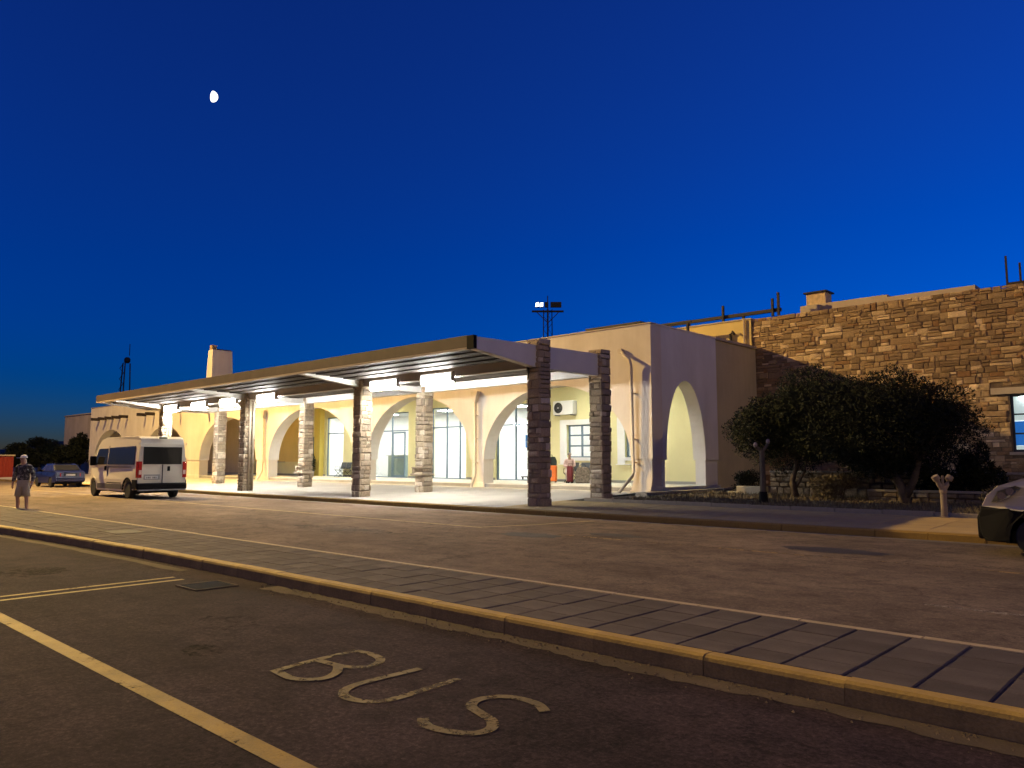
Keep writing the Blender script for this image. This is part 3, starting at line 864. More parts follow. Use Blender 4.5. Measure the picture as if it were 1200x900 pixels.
# glazing
def glazed(name, x0, x1, z0, z1, vs, hs, leaf=None, y=BY + .10, fr=m_alu, w=0.07):
    """frame with mullions at vs (x) and bars at hs (z); each pane its own piece"""
    b = MB()
    b.box(x0, x0 + w, y, y + .08, z0, z1).box(x1 - w, x1, y, y + .08, z0, z1)
    b.box(x0 + w, x1 - w, y, y + .08, z1 - w, z1).box(x0 + w, x1 - w, y, y + .08, z0, z0 + w * .8)
    X = [x0 + w] + [c for q in vs for c in (q - w / 2, q + w / 2)] + [x1 - w]
    Z = [z0 + w * .8] + [c for q in hs for c in (q - w / 2, q + w / 2)] + [z1 - w]
    for q in vs: b.box(q - w / 2, q + w / 2, y, y + .08, z0 + w * .8, z1 - w)
    for i in range(0, len(X), 2):
        for q in hs: b.box(X[i], X[i + 1], y + .005, y + .075, q - w / 2, q + w / 2)
    fo = b.build(name, fr, term)
    for i in range(0, len(X), 2):
        for j in range(0, len(Z), 2):
            MB().box(X[i] - .01, X[i + 1] + .01, y + .035, y + .043, Z[j] - .01, Z[j + 1] + .01).build('pane', m_pane, fo)
    return fo
glazed('glass_door', -46.2, -44.15, FLOOR, 4.62, [], [3.5])
glazed('glass_door', -40.9, -37.2, FLOOR, 4.66, [-38.95], [3.5])
# door leaf of the right half, with its own frame and mid rail
b = MB()
x0, x1 = -38.86, -37.6
b.box(x0, x0 + .09, BY + .06, BY + .12, FLOOR + .06, 3.42).box(x1 - .09, x1, BY + .06, BY + .12, FLOOR + .06, 3.42)
b.box(x0 + .09, x1 - .09, BY + .06, BY + .12, 3.32, 3.42).box(x0 + .09, x1 - .09, BY + .06, BY + .12, 1.75, 1.85).box(x0 + .09, x1 - .09, BY + .06, BY + .12, FLOOR + .06, FLOOR + .16)
b.build('door_leaf', m_alu, term)
glazed('glass_door', -35.05, -32.0, FLOOR, 4.76, [-33.75, -32.62], [3.58])
glazed('glass_door', -29.6, -27.2, FLOOR, 4.66, [-28.2], [3.55])
MB().box(-48.18, -47.37, BY + .06, BY + .12, FLOOR + .02, 3.33).build('service_door', M('blue_grey_door', (0.16, 0.22, 0.25), 0.5, 0.08, 1.0, 20.0, 0.05), term)
for xa in (-24.55, -21.0):
    w_ = glazed('window', xa, xa + 1.7, 1.76, 3.40, [xa + .85], [2.34, 2.87], y=BY + .14, w=0.075)
    b = MB()
    b.box(xa - .42, xa, BY - .05, BY - .002, 1.44, 3.66).box(xa + 1.7, xa + 2.0, BY - .05, BY - .002, 1.44, 3.66)
    b.box(xa, xa + 1.7, BY - .05, BY - .002, 3.40, 3.66).box(xa, xa + 1.7, BY - .05, BY - .002, 1.60, 1.76)
    b.build('surround', m_winw, w_)
    MB().box(xa - .46, xa + 2.04, BY - .14, BY - .002, 1.40, 1.439).build('sill', m_winw, w_)
w_ = glazed('window', -52.9, -51.6, 1.5, 3.4, [-52.25], [2.4], y=BY + .1)
# downpipes on the front
def downpipe(x, ztop, with_hopper=True):
    b = MB().tube([(x, FY - .12, ztop), (x, FY - .12, 1.0), (x + .05, FY - .2, .85), (x + .25, FY - .62, .36)], 0.06, 10)
    d = b.build('downpipe', m_pipe, term, smooth=True)
    if with_hopper:
        MB().prism([(x - .22, ztop + .5), (x + .22, ztop + .5), (x + .08, ztop), (x - .08, ztop)], 'y', FY - .24, FY - .01).build('hopper', m_pipe, d)
    for zz in (1.5, 2.6, 3.7):
        MB().box(x - .08, x + .08, FY - .185, FY + .001, zz, zz + .04).build('bracket', m_pipe, d)
downpipe(-25.85, 4.35)
downpipe(-35.1, 4.35)
downpipe(-45.5, 4.35)
b = MB().tube([(-17.55, FY - .02, 5.95), (-17.3, FY - .28, 5.75), (-17.0, FY - .30, 5.55), (-16.98, FY - .22, 5.3), (-16.98, FY - .16, 1.15), (-17.0, FY - .2, 1.0), (-17.25, FY - .75, .38)], 0.065, 10)
d = b.build('downpipe', m_pipe, term, smooth=True)
MB().lathe([(.11, -.12), (.11, .05)], (-17.55, FY - .05, 5.95), 'y', 14).build('spout', m_pipe, d)
for zz in (1.5, 2.4, 4.2):
    MB().box(-17.06, -16.9, FY - .23, FY + .001, zz, zz + .045).build('bracket', m_pipe, d)
# timber beam ends over the left arches
for x in (-75.3, -73.6, -71.95, -70.35, -68.65, -64.8, -63.1, -59.9, -58.2, -53.6, -51.9, -48.4):
    MB().box(x - .09, x + .09, FY - .72, FY + .002, 5.25, 5.50).build('beam_end', m_wood, term)
# chimney
b = MB()
b.hexa([(-60.4, 28.0, 6.2), (-59.2, 28.0, 6.2), (-59.2, 29.9, 6.2), (-60.4, 29.9, 6.2), (-60.0, 28.0, 10.55), (-59.25, 28.0, 10.55), (-59.25, 29.65, 10.55), (-60.0, 29.65, 10.55)])
ch_ = b.build('chimney', m_cream, term)
MB().box(-59.9, -59.5, 28.05, 28.45, 10.552, 10.95).build('chimney_pot', m_stone, ch_)
MB().box(-59.49, -59.3, 28.05, 29.6, 10.552, 10.64).build('chimney_cap', m_wood, ch_)
# roof pergola timbers
MB().box(-25.0, -15.0, 34.52, 34.68, 8.62, 8.78).build('roof_beam', m_wood, term)
MB().box(-26.0, -19.0, 33.2, 33.32, 8.42, 8.52).build('roof_beam', m_wood, term)
for (x, z0_, z1_) in ((-22.5, 8.452, 8.62), (-19.9, 8.452, 8.62), (-17.9, 8.452, 9.25), (-16.9, 8.452, 8.62), (-15.35, 8.405, 9.25), (-15.06, 8.405, 9.5)):
    MB().box(x - .05, x + .05, 34.40 if z1_ > 9 else 34.53, 34.51 if z1_ > 9 else 34.67, z0_, z1_).build('roof_post', m_wood, term)
for x in (-25.5, -22.0, -19.2):
    MB().box(x - .05, x + .05, 33.2, 33.32, 6.3, 8.42).build('roof_post', m_wood, term)
MB().box(-24.0, -20.6, 31.2, 33.1, 8.32, 8.40).build('roof_screen', m_wood, term)
MB().box(-23.9, -23.8, 31.3, 31.4, 6.3, 8.32).build('roof_post', m_wood, term)
MB().box(-20.8, -20.7, 31.3, 31.4, 6.3, 8.32).build('roof_post', m_wood, term)
MB().tube([(-17.45, 34.3, 7.05), (-17.45, 34.28, 7.75), (-17.3, 34.2, 7.85), (-17.15, 34.1, 7.7)], 0.06, 8).build('vent_pipe', m_wood, term, smooth=True)
MB().tube([(-16.75, 34.32, 7.03), (-16.75, 34.32, 8.4)], 0.05, 8).build('vent_pipe', m_tan, term)

# ---- annex further left
an = thing('annex_building', 'low tan annex wall beyond the far end of the arcade', 'building', (-92, 31, 0))
MB().box(-96, -84, 28.5, 40, -0.02, 6.6).build('wall', m_tan, an)
MB().box(-96.1, -83.9, 28.4, 40.1, 6.601, 6.7).build('parapet_cap', m_tan, an)
MB().box(-84.02, -83.96, 30, 31, 2.2, 4.2).build('shutter', m_wood, an)
MB().box(-86.0, -85.2, 28.46, 28.499, 2.8, 4.8).build('window', m_darkglass, an)

# ================================================================== STONE BUILDING
WY = 34.5; WTOP = 8.40
sb = thing('stone_building', 'tall rubble-stone building with a lit window behind the trees', 'building', (-4, 38, 0.3))
wx0, wx1, wz0, wz1 = -6.05, -3.9, 1.92, 4.13
b = MB()
b.box(-16.42, wx0, WY, WY + .5, 0, WTOP - .12).box(wx1, 14, WY, WY + .5, 0, WTOP - .12)
b.box(wx0, wx1, WY, WY + .5, 0, wz0).box(wx0, wx1, WY, WY + .5, wz1, WTOP - .12)
wall = b.build('stone_wall', m_mortar, sb)
MB().box(-16.42, -15.55, WY + .5, 46, 0, WTOP - .12).build('end_wall', m_tan, sb)
MB().box(-15.55, 14, WY + .501, 46, 7.6, 7.8).build('roof', m_plinth, sb)
MB().box(wx0 - .6, wx1 + .6, WY - .14, WY - .005, wz1 + .01, wz1 + .26).build('lintel', m_tan, wall, bevel=.01)
MB().box(wx0 - .1, wx1 + .1, WY - .12, WY - .005, wz0 - .12, wz0 - .005).build('sill', m_tan, wall, bevel=.01)
stones = []
q = random.Random(21)
px0 = -16.42
while px0 < 13.9:
    pw_ = q.uniform(1.1, 2.6)
    z = 0.0
    while z < WTOP - 0.06:
        h = q.uniform(0.12, 0.30)
        if WTOP - (z + h) < 0.10: h = WTOP - z
        x = px0 + (q.uniform(-.30, .12) if px0 > -16 else 0)
        xe = px0 + pw_ + q.uniform(.05, .45)
        while x < xe - .08:
            w = q.uniform(0.14, 0.55) if q.random() < .8 else q.uniform(.45, .9)
            w = min(w, max(0.15, h * 4.0))
            if xe - (x + w) < .1: w = xe - x
            cells = [(z, h)]
            if h > 0.19 and q.random() < 0.4:
                hh = h * q.uniform(.38, .62); cells = [(z, hh), (z + hh, h - hh)]
            for (zz, hh) in cells:
                ext = 0.62 if zz + hh > wz1 else .02
                if zz + hh > wz0 - .14 and zz < wz1 + .28 and x + w > wx0 - ext and x < wx1 + ext:
                    lim = wx0 - ext
                    if x < lim - .1: stones.append((x, lim - .01 - x, zz, hh))
                    continue
                stones.append((x, w, zz, hh))
            x += w
        z += h
    px0 += pw_
def score(s_):
    x, w, zz, hh = s_
    if x > -4.7 or x + w < -16: return 0
    hid = 1.0
    if zz < 5.2 - 0.35 * max(0, x + 9) and x < -6.2: hid = 0.15
    return w * hh * hid
stones.sort(key=score, reverse=True)
b = MB()
for i, (x, w, zz, hh) in enumerate(stones):
    d = q.uniform(0.02, 0.07); k = q.randrange(6)
    if i < 300:
        o = bpy.data.objects.new('stone', wall_stones[k]); col.objects.link(o); o.parent = wall
        o.location = (x + w / 2, WY + .01, zz + hh / 2); o.scale = (w - .014, d, hh - .014)
    else:
        add_stone(b, k, x + w / 2, WY + .01, zz + hh / 2, w - .014, d, hh - .014)
tag(b.build('small_stones', m_stone, wall, world=False), kind='stuff')
# stones of the wall's left end
b = MB(); z = 0.0
# lit window
win = MB()
w = 0.09
win.box(wx0, wx0 + w, WY + .1, WY + .18, wz0, wz1).box(wx1 - w, wx1, WY + .1, WY + .18, wz0, wz1)
win.box(wx0 + w, wx1 - w, WY + .1, WY + .18, wz1 - w, wz1).box(wx0 + w, wx1 - w, WY + .1, WY + .18, wz0, wz0 + w)
win.box(-5.03, -4.95, WY + .1, WY + .18, wz0 + w, wz1 - w)
for zz in (2.62, 3.36): win.box(wx0 + w, -5.03, WY + .105, WY + .175, zz - .03, zz + .03).box(-4.95, wx1 - w, WY + .105, WY + .175, zz - .03, zz + .03)
wo = win.build('window', M('dark_window_frame', (0.04, 0.05, 0.06), 0.4, 0.1, 2.0, 30.0, 0.0), sb)
for (xa, xb) in ((wx0 + w, -5.03), (-4.95, wx1 - w)):
    for (za, zb) in ((wz0 + w, 2.59), (2.65, 3.33), (3.39, wz1 - w)):
        MB().box(xa - .01, xb + .01, WY + .135, WY + .143, za - .01, zb + .01).build('pane', m_pane, wo)
m_room = M('lit_room_paint', (0.8, 0.82, 0.80), 0.8, 0.04, 0.8, 20.0, 0.02)
rm = MB()
rm.box(-8, -2, WY + 3.4, WY + 3.5, 0.9, 5).box(-8.1, -8, WY + .5, WY + 3.5, 0.9, 5).box(-2, -1.9, WY + .5, WY + 3.5, 0.9, 5)
rm.box(-8, -2, WY + .51, WY + 3.4, 4.8, 4.9).box(-8, -2, WY + .51, WY + 3.4, 0.9, 1.0)
rm.build('room', m_room, sb)
MB().box(wx0 + .02, wx1 - .02, WY + .30, WY + .32, 3.12, wz1 - .02).build('blind', M('lit_blind', (0.8, 0.84, 0.82), 0.8, 0.04, 0.8, 20.0, 0.0, emit=(0.82, 0.95, 0.90), estr=0.62), sb)  # blind glows by emission, standing in for the room light behind it
MB().box(wx0 + .02, wx1 - .02, WY + .30, WY + .32, wz0 + .02, 2.16).build('blind', MATS['lit_blind'], sb)
MB().box(wx0 + .02, wx1 - .02, WY + .30, WY + .32, 2.17, 3.10).build('blue_panel', M('blue_panel', (0.05, 0.22, 0.62), 0.5, 0.12, 2.0, 30.0, 0.0, emit=(0.03, 0.22, 0.75), estr=0.6), sb)  # emission in the panel stands in for backlight too
MB().box(-7.0, -3.0, WY + .9, WY + 2.9, 4.76, 4.79).build('ceiling_lamp', emitter('room_lamp', (0.95, 1.0, 0.98), 14.0), sb)
MB().box(wx0 + .3, wx1 - .3, WY + .20, WY + .24, 4.02, 4.08).build('strip_lamp', emitter('strip_lamp', (0.95, 1.0, 0.98), 30.0), sb)
# things on the roof
MB().box(-14.5, -10.6, 35.6, 37.5, 7.8, 8.92).build('roof_parapet', m_tan, sb)
MB().box(-14.4, -13.5, 35.4, 35.59, 8.3, 8.85).build('roof_parapet', m_tan, sb)
MB().box(-14.35, -13.45, 36.0, 36.8, 8.921, 9.55).build('chimney', m_stone, sb)
MB().box(-14.45, -13.35, 35.9, 36.9, 9.551, 9.62).build('chimney_cap', m_wood, sb)
MB().box(-10.5, -7.1, 35.2, 36.6, 7.8, 8.72).build('roof_parapet', m_tan, sb)
for (x, z1) in ((-5.95, 9.65), (-5.5, 9.3), (-5.25, 9.75), (-4.3, 9.5)):
    MB().box(x - .035, x + .035, 34.9, 34.97, 7.8, z1).build('roof_bar', m_wood, sb)
MB().box(-5.95, -2.5, 34.85, 35.02, 8.42, 8.56).build('roof_beam', m_wood, sb)

# ================================================================== LAMP MASTS
def flood_mast(name, label, loc, h, aim, power, color, spread=1.2, r=0.35, beam=0.0):
    x, y, z = loc
    t = thing(name, label, 'light mast', loc)
    MB().tube([(x, y, z), (x, y, z + h * .5), (x, y, z + h + .3)], [0.22, 0.16, 0.10], 12).build('pole', m_galv, t, smooth=True)
    MB().box(x - .35, x + .35, y - .35, y + .35, z - .02, z + .06).build('base_plate', m_galv, t)
    a = Vector((aim[0] - x, aim[1] - y, 0)).normalized(); n = Vector((-a.y, a.x, 0))
    p0 = Vector((x, y, z + h)) - n * spread; p1 = Vector((x, y, z + h)) + n * spread
    MB().tube([p0, p1], 0.06, 8).build('cross_arm', m_galv, t)
    for k in (-1, -.35, .35, 1):
        c = Vector((x, y, z + h)) + n * spread * k * .92 + a * .22 + Vector((0, 0, -.02))
        b = MB()
        u = n * .26; w_ = (a * .8 - Vector((0, 0, .6))).normalized(); up = u.cross(w_).normalized() * .2
        b.hexa([c - u - up - w_ * .12, c + u - up - w_ * .12, c + u + up - w_ * .12, c - u + up - w_ * .12,
                c - u * 1.1 - up * 1.1 + w_ * .12, c + u * 1.1 - up * 1.1 + w_ * .12, c + u * 1.1 + up * 1.1 + w_ * .12, c - u * 1.1 + up * 1.1 + w_ * .12])
        fl = b.build('floodlight', m_darkmetal, t)
        e = c + w_ * .125
        MB().add([e - u - up, e + u - up, e + u + up, e - u + up], [(0, 1, 2, 3)]).build('lens', emitter(name + '_lens', color, 40.0), fl)
    l = bpy.data.lights.new(name + '_light', 'POINT')
    l.energy = power; l.color = color; l.shadow_soft_size = r
    lo = bpy.data.objects.new('lamp', l)
    col.objects.link(lo); lo.parent = t
    lo.location = (a.x * .9, a.y * .9, h - .55)
    if beam > 0:
        l2 = bpy.data.lights.new(name + '_beam', 'SPOT')
        l2.energy = beam; l2.color = color; l2.shadow_soft_size = r; l2.spot_size = R(168); l2.spot_blend = 1.0
        l2o = bpy.data.objects.new('lamp', l2); col.objects.link(l2o); l2o.parent = t
        l2o.location = lo.location
        l2o.rotation_euler = Vector((aim[0] - x, aim[1] - y, -h)).to_track_quat('-Z', 'Y').to_euler()
    return t
flood_mast('floodlight_mast', 'tall steel mast with sodium floodlights beside the road beyond the island', (-59.4, 8.2, 0.0), 26.3, (-10, 14), LAMP_W * 0.42, SODIUM, beam=LAMP_W * 1.4)
flood_mast('road_fill_mast', 'unseen steel mast with sodium floodlights, added as warm fill farther along the road past the stone building', (45.0, 22.0, 0.0), 22.0, (-15, 25), LAMP_W * 0.13, SODIUM)  # unseen mast, added to give the arcade end wall some warm fill
flood_mast('kerb_fill_mast', 'unseen steel mast with sodium floodlights, added as warm fill across from the terminal', (6.0, -52.0, 0.0), 20.0, (-25, 20), LAMP_W * 0.17, SODIUM)  # unseen mast, added to warm the near kerb face and pillar fronts

# ================================================================== VEHICLES
def profile_body(poly, hw, levels):
    """side outline (x, z) -> closed body whose half width is hw(x, z)"""
    bm = bmesh.new()
    vs = [bm.verts.new((x, 0, z)) for x, z in poly]
    bm.faces.new(vs)
    for z in levels:
        bmesh.ops.bisect_plane(bm, geom=bm.verts[:] + bm.edges[:] + bm.faces[:], plane_co=(0, 0, z), plane_no=(0, 0, 1))
    bmesh.ops.triangulate(bm, faces=bm.faces[:])
    bm.verts.index_update()
    V = [tuple(v.co) for v in bm.verts]
    F = [tuple(v.index for v in f.verts) for f in bm.faces]
    E = [tuple(v.index for v in e.verts) for e in bm.edges if len(e.link_faces) == 1]
    bm.free()
    n = len(V); b = MB()
    vv = [(x, hw(x, z), z) for x, _, z in V] + [(x, -hw(x, z), z) for x, _, z in V]
    ff = F + [tuple(i + n for i in f[::-1]) for f in F] + [(a, c, c + n, a + n) for a, c in E]
    return b.add(vv, ff)
def side_panel(poly, hw, side, off=0.006, thick=0.03):
    n = len(poly)
    v = [(x, side * (hw(x, z) + off), z) for x, z in poly] + [(x, side * (hw(x, z) - thick), z) for x, z in poly]
    f = [tuple(range(n)), tuple(range(n, 2 * n))[::-1]] + [(i, n + i, n + (i + 1) % n, (i + 1) % n) for i in range(n)]
    return MB().add(v, f)
def arc(cx, cz, r, a0, a1, n=9):
    return [(cx + r * math.cos(R(a0 + (a1 - a0) * i / (n - 1))), cz + r * math.sin(R(a0 + (a1 - a0) * i / (n - 1)))) for i in range(n)]
def wheel(t, x, y, r, w, side, nsp=5):
    s = 1 if side > 0 else -1
    yo = y
    ty = MB().lathe([(r * .62, -w / 2), (r * .93, -w / 2), (r, -w / 2 + .03), (r, w / 2 - .03), (r * .93, w / 2), (r * .62, w / 2)], (x, yo, r), 'y', 28)
    wo = ty.build('wheel', m_rubber, t, world=False, smooth=False)
    rim = MB().lathe([(r * .61, -w * .40), (r * .63, w * .40), (r * .60, w * .48), (r * .55, w * .42), (r * .18, w * .30), (r * .10, w * .40)] if s > 0 else
                     [(r * .61, w * .40), (r * .63, -w * .40), (r * .60, -w * .48), (r * .55, -w * .42), (r * .18, -w * .30), (r * .10, -w * .40)], (x, yo, r), 'y', 24)
    rim.build('rim', m_rim, wo, world=False)
    for k in range(nsp):
        a = 2 * math.pi * k / nsp + .3
        c, s_ = math.cos(a), math.sin(a)
        MB().lathe([(r * .07, s * w * .36), (r * .075, s * w * .385)], (x + c * r * .38, yo, r + s_ * r * .38), 'y', 10).build('wheel_hole', m_black, wo, world=False)
def plate(parent, x, y, z, w=.5, h=.11, axis=-1, chars='AXT 4827'):
    p = MB().box(x - .012, x, y - w / 2, y + w / 2, z - h / 2, z + h / 2).build('number_plate', m_plate, parent, world=False)
    return p

# ---- white minibus
def van_hw(x, z):
    w = 1.025 if z < 1.3 else 1.025 - 0.125 * ((z - 1.3) / 1.35) ** 1.25
    if x > 4.9: w -= 0.20 * ((x - 4.9) / 1.1) ** 2
    if x < 0.12: w -= 0.03
    return w
van = thing('minibus', 'white high-roof minibus with dark windows parked by the far kerb', 'van', (-33.0, 13.62, 0.0), math.pi)
poly = [(0.02, 0.46), (0.0, 0.95), (0.02, 1.6), (0.06, 2.3), (0.14, 2.52), (0.40, 2.62), (3.9, 2.63), (4.45, 2.52), (4.75, 2.28), (5.22, 1.52), (5.62, 1.27), (5.90, 1.02), (5.98, .7), (5.95, .34), (5.55, .30)]
poly += [(x, z) for x, z in arc(5.02, .36, .47, 0, 180) if z > .30] + [(4.52, .30), (1.55, .30)]
poly += [(x, z) for x, z in arc(1.02, .36, .47, 0, 180) if z > .30] + [(.52, .36)]
body = profile_body(poly, van_hw, [1.3, 1.75, 2.2, 2.45]).build('body', m_vanwhite, van, world=False, bevel=0.05, seg=3)
MB().box(.4, 5.6, -.85, .85, .24, .42).build('underbody', m_black, van, world=False)
for s in (1, -1):
    side_panel([(.42, 1.42), (3.38, 1.42), (3.38, 2.16), (.50, 2.20)], van_hw, s).build('side_window', m_darkglass, van, world=False, bevel=.004)
    dw = side_panel([(3.52, 1.42), (4.90, 1.42), (4.98, 1.55), (4.62, 2.12), (3.52, 2.14)], van_hw, s).build('door_window', m_darkglass, van, world=False)
    side_panel([(3.40, .5), (3.425, .5), (3.425, 2.25), (3.40, 2.25)], van_hw, s, .004).build('door_gap', m_black, van, world=False)
    side_panel([(1.72, .62), (3.38, .62), (3.38, .66), (1.72, .66)], van_hw, s, .004).build('door_gap', m_black, van, world=False)
    side_panel([(1.62, .38), (4.45, .38), (4.45, .60), (1.62, .60)], van_hw, s, .02).build('side_moulding', M('grey_moulding', (0.10, 0.095, 0.09), 0.6, 0.1, 2.0, 30.0, 0.1), van, world=False, bevel=.01)
    side_panel([(3.56, 1.18), (3.68, 1.18), (3.68, 1.36), (3.56, 1.36)], van_hw, s, .03).build('door_handle', m_black, van, world=False, bevel=.01)
    side_panel([(.7, 1.31), (3.3, 1.31), (3.3, 1.335), (.7, 1.335)], van_hw, s, .004).build('slide_rail', m_black, van, world=False)
    # wheel arch trims
    for cx in (5.02, 1.02):
        outer = arc(cx, .36, .53, 0, 180, 13); inner = arc(cx, .36, .465, 180, 0, 13)
        side_panel(outer + inner, van_hw, s, .022).build('arch_trim', m_black if cx < 2 else m_vanwhite, van, world=False)
    wheel(van, 5.02, s * .90, .345, .22, s); wheel(van, 1.02, s * .90, .345, .22, s)
    mi = MB()
    mi.box(4.60, 4.80, s * 1.06, s * 1.30, 1.38, 1.80)
    m_ = mi.build('mirror', m_black, van, world=False, bevel=.04)
    MB().box(4.66, 4.74, s * 1.0, s * 1.1, 1.40, 1.48).build('mirror_arm', m_black, m_, world=False)
    # rear lamp cluster
    tl = MB().box(-.020, .02, s * .845, s * .985, .88, 1.56).box(.0, .17, s * .986, s * 1.03, .88, 1.56).build('tail_light', m_tail, van, world=False, bevel=.012)
    MB().box(-.024, -.0202, s * .86, s * .97, 1.02, 1.20).build('reverse_lamp', m_tailc, tl, world=False)
    for zz in (.8, 1.68, 2.3):
        MB().box(-.02, .06, s * .965, s * .99, zz - .05, zz + .05).build('hinge', m_vanwhite, van, world=False)
MB().box(-.012, .03, -.80, .80, 1.44, 2.17).build('rear_window', m_darkglass, van, world=False, bevel=.01)
MB().box(-.016, .02, -.010, .010, .60, 1.43).build('door_gap', m_black, van, world=False)
MB().box(-.010, .02, -.85, -.012, 1.06, 1.075).build('door_crease', m_vanwhite, van, world=False)
MB().box(-.05, .0, -.30, -.20, 1.16, 1.36).build('rear_handle', m_black, van, world=False, bevel=.01)
MB().box(-.016, .0, .10, .76, .80, 1.02).build('plate_recess', M('plate_recess_grey', (0.30, 0.30, 0.29), 0.6, 0.05, 2.0, 30.0, 0.0), van, world=False)
pl = MB().box(-.03, -.016, .20, .72, .83, .95).build('number_plate', m_plate, van, world=False)
for k in range(7):
    if k == 3: continue
    MB().box(-.033, -.0302, .25 + k * .062, .285 + k * .062, .855, .925).build('plate_character', m_plate_txt, pl, world=False)
MB().prism([(-.10, .40), (-.11, .62), (-.02, .66), (.3, .66), (.3, .40)], 'y', -1.02, 1.02).build('bumper', m_black, van, world=False, bevel=.03)
for s in (1, -1):
    MB().box(.02, .52, s * 1.0, s * 1.045, .42, .80).build('bumper_corner', m_black, van, world=False, bevel=.02)
MB().box(-.09, .0, -.98, .98, .34, .40).build('rear_step', m_galv, van, world=False, bevel=.01)
MB().box(.02, .10, -.16, .16, 2.52, 2.585).build('brake_light', M('dark_red_lens', (0.06, 0.09, 0.06), 0.2, 0.1, 5, 30, 0.0), van, world=False, bevel=.01)
side_w = MB().hexa([(4.78, -.84, 2.27), (5.25, -.93, 1.50), (5.25, .93, 1.50), (4.78, .84, 2.27), (4.80, -.84, 2.29), (5.28, -.93, 1.53), (5.28, .93, 1.53), (4.80, .84, 2.29)]).build('windscreen', m_darkglass, van, world=False)

# ---- blue saloon
def car_hw(x, z):
    w = 0.86 if z < .85 else 0.86 - 0.22 * (z - .85) / .6
    if x < .35: w -= 0.07 * ((.35 - x) / .35) ** 2
    if x > 3.7: w -= 0.12 * ((x - 3.7) / .6) ** 2
    return w
car = thing('saloon_car', 'dark blue saloon car parked beyond the white minibus', 'car', (-51.6, 15.80, 0.0), math.pi)
poly = [(.08, .32), (.0, .48), (.02, .62), (.05, .92), (.20, .98), (.62, 1.01), (1.12, 1.36), (1.45, 1.43), (2.35, 1.42), (3.05, .98), (3.85, .85), (4.22, .70), (4.30, .42), (4.2, .26), (3.84, .25)]
poly += [(x, z) for x, z in arc(3.50, .30, .34, 0, 180) if z > .25] + [(3.15, .25), (1.22, .25)]
poly += [(x, z) for x, z in arc(.86, .30, .34, 0, 180) if z > .25] + [(.5, .28)]
profile_body(poly, car_hw, [.85, 1.0]).build('body', m_blue, car, world=False, bevel=.04, seg=3)
MB().box(.3, 4.0, -.7, .7, .2, .36).build('underbody', m_black, car, world=False)
MB().hexa([(.64, -.70, 1.03), (.64, .70, 1.03), (1.10, .62, 1.345), (1.10, -.62, 1.345), (.60, -.70, 1.045), (.60, .70, 1.045), (1.06, .62, 1.36), (1.06, -.62, 1.36)]).build('rear_window', m_darkglass, car, world=False)
for s in (1, -1):
    side_panel([(.95, 1.0), (1.78, .98), (1.78, 1.34), (1.35, 1.34), (1.18, 1.28)], car_hw, s).build('side_window', m_darkglass, car, world=False)
    side_panel([(1.84, .98), (2.85, .97), (2.40, 1.33), (1.84, 1.34)], car_hw, s).build('side_window', m_darkglass, car, world=False)
    wheel(car, 3.50, s * .76, .30, .18, s); wheel(car, .86, s * .76, .30, .18, s)
    MB().hexa([(.00, s * .52, .66), (.12, s * .80, .66), (.12, s * .76, .66), (.06, s * .52, .66), (.02, s * .52, .86), (.14, s * .80, .86), (.14, s * .76, .86), (.08, s * .52, .86)]).build('tail_light', m_tail, car, world=False)
    MB().box(2.62, 2.75, s * .80, s * .98, .93, 1.06).build('mirror', m_black, car, world=False, bevel=.02)
    for xx in (1.5, 2.6):
        side_panel([(xx - .12, .78), (xx, .78), (xx, .81), (xx - .12, .81)], car_hw, s, .02).build('door_handle', m_black, car, world=False)
MB().box(-.03, .12, -.82, .82, .36, .56).build('bumper', m_blue, car, world=False, bevel=.03)
MB().box(.005, .05, -.36, .36, .68, .84).build('plate_recess', m_black, car, world=False)
MB().box(-.005, .006, -.26, .26, .70, .81).build('number_plate', m_plate, car, world=False)
MB().box(1.3, 1.5, -.45, .45, 1.45, 1.50).build('roof_bar', m_black, car, world=False)

# ---- white van at the right edge, nose to the left
def sv_hw(x, z):
    w = 0.90 if z < 1.15 else 0.90 - 0.15 * (z - 1.15) / .65
    if x < .75: w -= 0.26 * ((.75 - x) / .75) ** 2.2
    return w
sv = thing('delivery_van', 'white small van with black bumper, nose towards the stone-edged planting', 'van', (-3.22, 15.75, 0.0), 0.0)
poly = [(.10, .22), (.02, .36), (.0, .60), (.06, .78), (.16, .98), (.34, 1.14), (.70, 1.27), (1.05, 1.33), (1.75, 1.75), (2.1, 1.81), (4.2, 1.82), (4.33, 1.7), (4.38, .9), (4.36, .35), (4.1, .25), (3.98, .25)]
poly += [(x, z) for x, z in arc(3.60, .33, .39, 0, 180) if z > .25] + [(3.2, .25), (1.28, .25)]
poly += [(x, z) for x, z in arc(.88, .33, .39, 0, 180) if z > .25] + [(.49, .22)]
profile_body(poly, sv_hw, [.62, .8, 1.0, 1.15]).build('body', m_vanwhite, sv, world=False, bevel=.045, seg=3)
svb = sv.children[0].data; svb.materials.append(m_black)
for p_ in svb.polygons:
    zs_ = [svb.vertices[i].co.z for i in p_.vertices]
    if max(zs_) <= .81 and p_.center.x < .62: p_.material_index = 1
MB().box(.4, 4.1, -.7, .7, .2, .40).build('underbody', m_black, sv, world=False)
